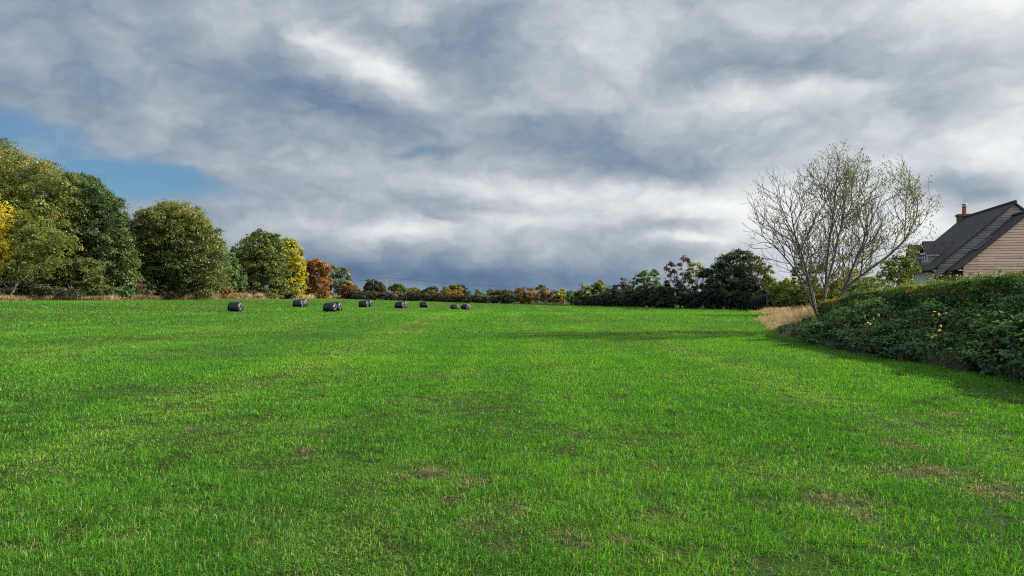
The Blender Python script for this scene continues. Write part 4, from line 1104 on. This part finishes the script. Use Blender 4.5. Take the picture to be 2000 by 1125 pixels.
    m.frame_box(c, Dp, up2, n2, (-.36, -.05, .02), (.36, .03, .09)); m.frame_box(c, Dp, up2, n2, (-.36, .95, .02), (.36, 1.03, .09))
    m.frame_box(c, Dp, up2, n2, (-.36, .03, .02), (-.29, .95, .088)); m.frame_box(c, Dp, up2, n2, (.29, .03, .02), (.36, .95, .088))
    sk = m.build('skylight', LEAD, roof2); g.frame_box(c, Dp, up2, n2, (-.29, .03, .02), (.29, .95, .055)); g.build('pane', GLASS, roof2)
    # gutters, downpipe, fascia
    m = MB(); gz = EZ - ov * sl + .03
    for i in range(1):
        m.tube([hp_(-ov - .05, -.15, gz), hp_(-ov - .05, LEN + .12, gz)], [.06, .06], 10)
    m.build('gutter', BLACKP, root, smooth=True)
    m = MB(); m.tube([hp_(-ov - .05, .12, gz), hp_(-ov * .6, .12, gz - .14), hp_(-.06, .12, gz - .34), hp_(-.06, .12, .0)], [.042] * 4, 10)
    m.build('downpipe', BLACKP, root, smooth=True)
    m = MB(); g2 = ez - ov * s2 + .02; m.tube([hp_(w0 - ov - .05, t0 - .13, g2), hp_(w0 - ov - .05, t1 - .1, g2)], [.06, .06], 10)
    m.tube([hp_(w0 - ov - .05, t1 - .2, g2), hp_(w0 - ov - .2, -.12, g2 - .2), hp_(.05, -.10, g2 - .42), hp_(-.03, -.10, g2 - .45)], [.04] * 4, 8)
    m.build('gutter', BLACKP, root, smooth=True)
    m = MB(); m.frame_box(hp_(0, 0, 0), E, Dp, UP, (-ov + .02, .05, gz - .02), (.0, LEN, gz + .045)); m.build('soffit', WHITE, root)
    m = MB(); m.frame_box(hp_(0, 0, 0), E, Dp, UP, (w0 - ov + .02, t0 - .02, g2 - .02), (w0 - .03, t1 - .1, g2 + .04)); m.build('soffit', WHITE, root)
    # dormers on the left slope
    for t in (3.06, 6.6):
        hw, fz, dz, rzd = .66, 0, 3.95, 4.68
        wf = .14
        dm = MB()      # boarded front gable and cheeks
        zroof = lambda w: EZ + .12 + sl * w
        dm.prism([hp_(wf, t - hw, zroof(wf) - .15), hp_(wf, t - hw, dz), hp_(wf + (dz - zroof(wf)) / sl, t - hw, dz), ], Dp * .06)
        dm.prism([hp_(wf, t + hw - .06, zroof(wf) - .15), hp_(wf, t + hw - .06, dz), hp_(wf + (dz - zroof(wf)) / sl, t + hw - .06, dz)], Dp * .06)
        dm.prism([hp_(wf, t - hw + .06, dz), hp_(wf, t, rzd - .12), hp_(wf, t + hw - .06, dz)], E * .06)
        dm.prism([hp_(wf, t - hw + .06, zroof(wf) - .15), hp_(wf, t - hw + .06, zroof(wf) + .16), hp_(wf, t + hw - .06, zroof(wf) + .16), hp_(wf, t + hw - .06, zroof(wf) - .15)], E * .06)
        d = dm.build('dormer', GREYB, root); set_uv(d, uv_house)
        rm = MB(); sd = (rzd - dz) / hw
        for s_ in (-1, 1):
            we0 = wf - .16; zb = dz - .10 * sd
            a0 = t + s_ * (hw + .10)
            A = [hp_(we0, a0, zb), hp_(we0, t, rzd), hp_((rzd - EZ - .12) / sl + .03, t, rzd), hp_((zb - EZ - .12) / sl + .03, a0, zb)]
            nn = (Dp * s_ * sd + UP).normalized()
            rm.prism(A, nn * .06)
        o = rm.build('dormer_roof', TILE, d); set_uv(o, uv_house)
        fm = MB(); fm.frame_box(hp_(0, t, 0), E, Dp, UP, (wf - .12, -hw - .10, dz - .17), ((dz - EZ - .12) / sl - .05, -hw - .075, dz - .075)); fm.frame_box(hp_(0, t, 0), E, Dp, UP, (wf - .15, -hw - .074, dz - .06), (wf - .12, hw + .074, dz + .03)); fm.build('fascia', WHITE, d)
        wn = MB(); z0, z1 = zroof(wf) + .16, dz - .02
        P0 = hp_(wf - .02, t, 0)
        wn.frame_box(P0, E, Dp, UP, (-.03, -hw + .06, z0), (.05, hw - .06, z0 + .06)); wn.frame_box(P0, E, Dp, UP, (-.03, -hw + .06, z1 - .06), (.05, hw - .06, z1))
        for a, b in ((-hw + .06, -hw + .13), (-.035, .035), (hw - .13, hw - .06)): wn.frame_box(P0, E, Dp, UP, (-.028, a, z0 + .06), (.048, b, z1 - .06))
        wnd = wn.build('window', WHITE, d)
        gm = MB(); gm.frame_box(P0, E, Dp, UP, (.015, -hw + .13, z0 + .06), (.03, -.035, z1 - .06)); gm.frame_box(P0, E, Dp, UP, (.015, .035, z0 + .06), (.03, hw - .13, z1 - .06)); gm.build('pane', GLASS, d)
house()

# ------------------------------------------------------------------ utility pole and its cables
def pole():
    d = 300.0; x = X(755, d); gz = float(T(x, d)); top = Z(541.5, d)
    root = thing('utility_pole', 'wooden utility pole rising above the far hedge', 'pole', (x, d, gz))
    m = MB(); m.tube([(x, d, gz - .3), (x, d, top)], [.20, .14], 10); m.build('post', plain('weathered_timber', (.24, .22, .19), .9), root, smooth=True)
    m = MB(); m.frame_box(Vector((x, d, top - .35)), Vector((1, 0, 0)), Vector((0, 1, 0)), UP, (-.7, -.21, -.07), (.7, -.15, .07)); m.build('crossarm', BARK, root)
    for s in (-.6, .6):
        m = MB(); m.tube([(x + s, d - .18, top - .28), (x + s, d - .18, top - .16), (x + s, d - .18, top - .06)], [.05, .07, .04], 8); m.build('insulator', METAL, root, smooth=True)
    for s, lab in ((-.6, 'thin overhead cable on the near side of the pole'), (.6, 'thin overhead cable on the far side of the pole')):
        pts = []; P = [(X(640, 330), 330 + s, top - .3 + .1), (x + s, d - .18, top - .06), (X(1180, 330), 330 + s, Z(566, 330) + s * .8)]
        for a, b in zip(P[:-1], P[1:]):
            for q in np.linspace(0, 1, 14)[(1 if pts else 0):]:
                p = np.array(a) * (1 - q) + np.array(b) * q; p[2] -= 4 * q * (1 - q) * 1.1; pts.append(p)
        m = MB(); m.tube(pts, [.022] * len(pts), 5); o = m.build('overhead_cable', BLACKP); tag(o, lab, 'cable', 'overhead cables on the utility pole')
pole()

# ------------------------------------------------------------------ sky
def lin(c): return tuple(((v / 255) / 12.92 if v / 255 <= .04045 else ((v / 255 + .055) / 1.055) ** 2.4) for v in c)

class G:
    def __init__(s, nt): s.nt = nt
    def math(s, op, *a, clamp=False):
        n = s.nt.nodes.new('ShaderNodeMath'); n.operation = op; n.use_clamp = clamp
        for i, v in enumerate(a):
            if isinstance(v, (int, float)): n.inputs[i].default_value = v
            else: s.nt.links.new(v, n.inputs[i])
        return n.outputs[0]
    def noise(s, vec, scale, detail=6, rough=.55, dist=0.0, stretch=None, color=False, off=(0, 0, 0)):
        mp = s.nt.nodes.new('ShaderNodeMapping'); mp.inputs['Location'].default_value = off
        mp.inputs['Scale'].default_value = stretch or (1, 1, 1); s.nt.links.new(vec, mp.inputs[0])
        n = s.nt.nodes.new('ShaderNodeTexNoise'); n.inputs['Scale'].default_value = scale; n.inputs['Detail'].default_value = detail
        n.inputs['Roughness'].default_value = rough; n.inputs['Distortion'].default_value = dist
        s.nt.links.new(mp.outputs[0], n.inputs['Vector']); return n.outputs['Color' if color else 'Fac']
    def vmath(s, op, a, b=None, sc=None):
        n = s.nt.nodes.new('ShaderNodeVectorMath'); n.operation = op
        for i, v in enumerate((a, b)):
            if v is None: continue
            if isinstance(v, tuple): n.inputs[i].default_value = v
            else: s.nt.links.new(v, n.inputs[i])
        if sc is not None: n.inputs['Scale'].default_value = sc
        return n

def ang(px, py):
    u = (px - 1000) / F; v = (HY - py) / F
    return math.atan(u), math.atan(v / math.hypot(1, u))

# clouds placed by bearing and height: (px, py, half-width, half-height, tilt, amount)
LIGHT = [
 (440, 45, 110, 60, 0, .10), (250, 45, 170, 90, 0, .03), (110, 170, 220, 70, -8, -.06), (560, 165, 330, 70, -12, -.12), (690, 108, 200, 42, -24, .20), (765, 142, 70, 34, -10, .10),
 (800, 12, 130, 45, 0, .10), (900, 110, 180, 85, -20, -.12), (960, 30, 110, 50, 0, -.07), (720, 215, 150, 36, -14, -.07), (1160, 70, 150, 80, -20, .12), (1010, 190, 200, 50, 0, .05), (1120, 245, 190, 50, -5, -.06),
 (1500, 110, 340, 62, 4, -.12), (1720, 130, 220, 55, 0, -.06), (1920, 10, 280, 70, 0, .16), (1600, 28, 230, 40, 0, .07), (1480, 192, 280, 34, 0, .09), (1190, 300, 340, 55, -12, -.11), (1340, 332, 170, 38, -10, -.07),
 (640, 322, 340, 46, 0, .05), (830, 300, 60, 14, 0, -.10), (1050, 380, 260, 42, -4, .16), (1400, 395, 190, 60, 0, .16), (1600, 430, 230, 90, 0, .19), (900, 395, 170, 28, 0, -.05),
 (1010, 438, 280, 24, 0, .12), (740, 456, 210, 22, -3, .14), (870, 428, 70, 10, -15, -.10), (700, 530, 560, 42, 0, -.20), (930, 552, 420, 34, 0, -.10), (1180, 560, 300, 40, 0, -.10), (1330, 440, 130, 20, 5, -.15), (1340, 466, 90, 12, -3, .15),
 (1280, 505, 180, 32, 0, -.06), (1890, 378, 115, 36, -8, -.20), (1820, 448, 70, 50, 0, .18), (1960, 290, 170, 75, 0, .10), (1840, 215, 180, 40, 0, -.05), (480, 400, 160, 30, -10, .0), (180, 300, 200, 50, -14, .03), (620, 395, 220, 40, 0, .03),
 (1700, 330, 160, 70, 0, .05), (2600, 250, 700, 420, 0, .18)]
BLUE = [(60, 330, 260, 130, -20, .42), (-10, 235, 150, 60, 0, .85), (190, 152, 90, 22, -22, .55), (355, 362, 170, 44, -8, 1.25), (200, 350, 190, 70, 0, .75), (70, 285, 150, 50, -15, .35), (830, 300, 60, 14, 0, .55), (1440, 160, 250, 20, 0, .15), (1890, 380, 90, 26, -8, .25), (1330, 442, 100, 14, 5, .35), (600, 545, 300, 30, 0, .25)]

def build_sky():
    w = bpy.data.worlds.new('World'); sc.world = w; w.use_nodes = True
    nt = w.node_tree; nt.nodes.clear(); g = G(nt); Lk = nt.links
    out = nt.nodes.new('ShaderNodeOutputWorld'); bg = nt.nodes.new('ShaderNodeBackground'); bg.inputs['Strength'].default_value = .1
    Lk.new(bg.outputs[0], out.inputs[0])
    tc = nt.nodes.new('ShaderNodeTexCoord'); sep = nt.nodes.new('ShaderNodeSeparateXYZ'); Lk.new(tc.outputs['Generated'], sep.inputs[0])
    az = g.math('ARCTAN2', sep.outputs[0], sep.outputs[1]); el = g.math('ARCSINE', sep.outputs[2])
    cb = nt.nodes.new('ShaderNodeCombineXYZ'); Lk.new(az, cb.inputs[0]); Lk.new(el, cb.inputs[1]); P = cb.outputs[0]
    # ragged edges: the bearing is jittered by noise before the cloud masses are laid out
    w1 = g.vmath('SUBTRACT', g.noise(P, 6.5, 5, .55, color=True, stretch=(1, 1.7, 1)), (.5, .5, .5)).outputs[0]
    w1 = g.vmath('MULTIPLY', w1, (.10, .055, 0)).outputs[0]
    w2 = g.vmath('SUBTRACT', g.noise(P, 26, 6, .6, color=True, stretch=(1, 1.6, 1), off=(3, 1, 0)), (.5, .5, .5)).outputs[0]
    w2 = g.vmath('MULTIPLY', w2, (.035, .016, 0)).outputs[0]
    Q = g.vmath('ADD', g.vmath('ADD', P, w1).outputs[0], w2).outputs[0]
    def masses(lst, start):
        acc = start
        for px, py, rx, ry, rot, amp in lst:
            if amp == 0: continue
            a, e = ang(px, py); ca = math.cos(a)
            mp = nt.nodes.new('ShaderNodeMapping'); mp.vector_type = 'TEXTURE'
            mp.inputs['Location'].default_value = (a, e, 0); mp.inputs['Rotation'].default_value = (0, 0, math.radians(rot))
            mp.inputs['Scale'].default_value = (rx / F * ca * ca, ry / F * ca, 1)
            Lk.new(Q, mp.inputs[0])
            d2 = g.vmath('DOT_PRODUCT', mp.outputs[0], mp.outputs[0]).outputs['Value']
            ex = g.math('POWER', .22, d2)
            acc = g.math('MULTIPLY_ADD', ex, amp, acc)
        return acc
    # broad trend: greyer-blue on the left, whiter on the right
    tr = g.math('MULTIPLY_ADD', g.math('SMOOTH_MIN', g.math('MAXIMUM', az, -1.2), 1.2, .2), .12, .712)
    n_big = g.noise(Q, 5.0, 4, .5, stretch=(1, 1.9, 1), off=(7, 2, 0))
    n_mid = g.noise(Q, 14, 6, .52, dist=.1, stretch=(1, 1.4, 1), off=(1, 5, 0))
    n_fin = g.noise(Q, 44, 6, .55, dist=.1, stretch=(1, 1.5, 1), off=(2, 9, 0))
    b = g.math('MULTIPLY_ADD', g.math('SUBTRACT', n_big, .5), .14, tr)
    b = g.math('MULTIPLY_ADD', g.math('SUBTRACT', n_mid, .5), .11, b)
    b = g.math('MULTIPLY_ADD', g.math('SUBTRACT', n_fin, .5), .065, b)
    # heaped cloud: rounded heads with crisp upper rims, stronger low down
    hp = g.math('ABSOLUTE', g.math('MULTIPLY_ADD', g.noise(Q, 7.5, 3, .5, stretch=(1, 1.8, 1), off=(4, 4.3, 0)), 4.0, -2.0))
    hq = g.math('ABSOLUTE', g.math('MULTIPLY_ADD', g.noise(Q, 19, 4, .5, stretch=(1, 1.6, 1), off=(8, 1.3, 0)), 4.0, -2.0))
    b = g.math('MULTIPLY_ADD', g.math('SUBTRACT', hp, .38), .105, b)
    b = g.math('MULTIPLY_ADD', g.math('SUBTRACT', hq, .38), .045, b)
    b = masses([(a, b_, c, d_, e_, f_ * (1.12 if f_ > 0 else .95)) for a, b_, c, d_, e_, f_ in LIGHT], b)
    K = 1 / (2 ** EXPO) / .1
    stops = [(.40, (90, 116, 146)), (.50, (112, 135, 161)), (.58, (136, 153, 172)), (.66, (160, 172, 184)), (.74, (185, 194, 201)), (.82, (208, 214, 219)), (.90, (230, 234, 236)), (1.0, (249, 250, 249))]
    cr = ramp(nt, [((p - .35) / .65, tuple(v * K / 10 for v in lin(c))) for p, c in stops])
    f = g.math('DIVIDE', g.math('SUBTRACT', b, .35), .65, clamp=True); Lk.new(f, cr.inputs[0])
    # unseen sky behind the viewer and overhead is boosted, added as fill light
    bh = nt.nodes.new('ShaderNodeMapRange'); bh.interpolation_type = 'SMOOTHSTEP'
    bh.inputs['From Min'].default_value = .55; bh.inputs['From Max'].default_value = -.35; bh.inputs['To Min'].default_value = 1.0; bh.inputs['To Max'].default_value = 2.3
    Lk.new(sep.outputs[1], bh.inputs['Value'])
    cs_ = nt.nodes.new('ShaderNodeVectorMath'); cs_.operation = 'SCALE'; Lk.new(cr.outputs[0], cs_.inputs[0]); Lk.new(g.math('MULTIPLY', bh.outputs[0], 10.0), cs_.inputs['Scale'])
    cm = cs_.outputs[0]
    # clear gaps show the blue sky
    sky = nt.nodes.new('ShaderNodeTexSky'); sky.sky_type = 'NISHITA'; sky.sun_disc = False
    sky.sun_elevation = SUN_EL; sky.sun_rotation = SUN_AZ; sky.air_density = 1.0; sky.dust_density = .6; sky.ozone_density = 2.0
    bm = masses([(a, b_, c, d_, e_, f_ * .85) for a, b_, c, d_, e_, f_ in BLUE], -.12)
    bm = g.math('MULTIPLY_ADD', g.math('SUBTRACT', n_mid, .5), 1.2, bm)
    bm = g.math('MULTIPLY_ADD', g.math('SUBTRACT', .42, hp), .35, bm)
    bm = g.math('MULTIPLY_ADD', g.math('SUBTRACT', n_fin, .5), .5, bm)
    mr = nt.nodes.new('ShaderNodeMapRange'); mr.interpolation_type = 'SMOOTHSTEP'; mr.inputs['From Min'].default_value = .10; mr.inputs['From Max'].default_value = 1.0
    Lk.new(bm, mr.inputs['Value'])
    mx = nt.nodes.new('ShaderNodeMix'); mx.data_type = 'RGBA'
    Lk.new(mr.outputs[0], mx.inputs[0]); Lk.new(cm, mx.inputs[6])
    sky_s = g.vmath('MULTIPLY', sky.outputs[0], (.32, .44, .52)).outputs[0]
    Lk.new(sky_s, mx.inputs[7])
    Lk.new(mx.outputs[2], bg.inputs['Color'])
    w.cycles.sampling_method = 'MANUAL'; w.cycles.sample_map_resolution = 1024
SKYGAIN = 1.0
build_sky()

# ------------------------------------------------------------------ sun and camera
sd = bpy.data.lights.new('sun', 'SUN'); sd.energy = 5.0; sd.angle = math.radians(.6); sd.color = (1, .915, .77)
so = bpy.data.objects.new('sun', sd); COL.objects.link(so)
v = Vector((math.sin(SUN_AZ) * math.cos(SUN_EL), math.cos(SUN_AZ) * math.cos(SUN_EL), math.sin(SUN_EL)))
so.rotation_euler = v.to_track_quat('Z', 'Y').to_euler(); so.location = (30, 20, 40)

cd = bpy.data.cameras.new('camera'); cam = bpy.data.objects.new('camera', cd); COL.objects.link(cam)
cam.location = (0, 0, CAMZ); cam.rotation_euler = (PI / 2, 0, 0)
cd.sensor_width = 36; cd.lens = 36 * F / 2000; cd.shift_y = (HY - 562.5) / 2000; cd.clip_end = 9000; cd.clip_start = .05
sc.camera = cam
sc.view_settings.view_transform = 'Standard'; sc.view_settings.look = 'None'; sc.view_settings.exposure = EXPO; sc.view_settings.gamma = 1
sc.cycles.max_bounces = 6; sc.cycles.diffuse_bounces = 3; sc.cycles.glossy_bounces = 2; sc.cycles.transmission_bounces = 4; sc.cycles.transparent_max_bounces = 4
sc.cycles.use_denoising = False; sc.cycles.filter_width = 1.15
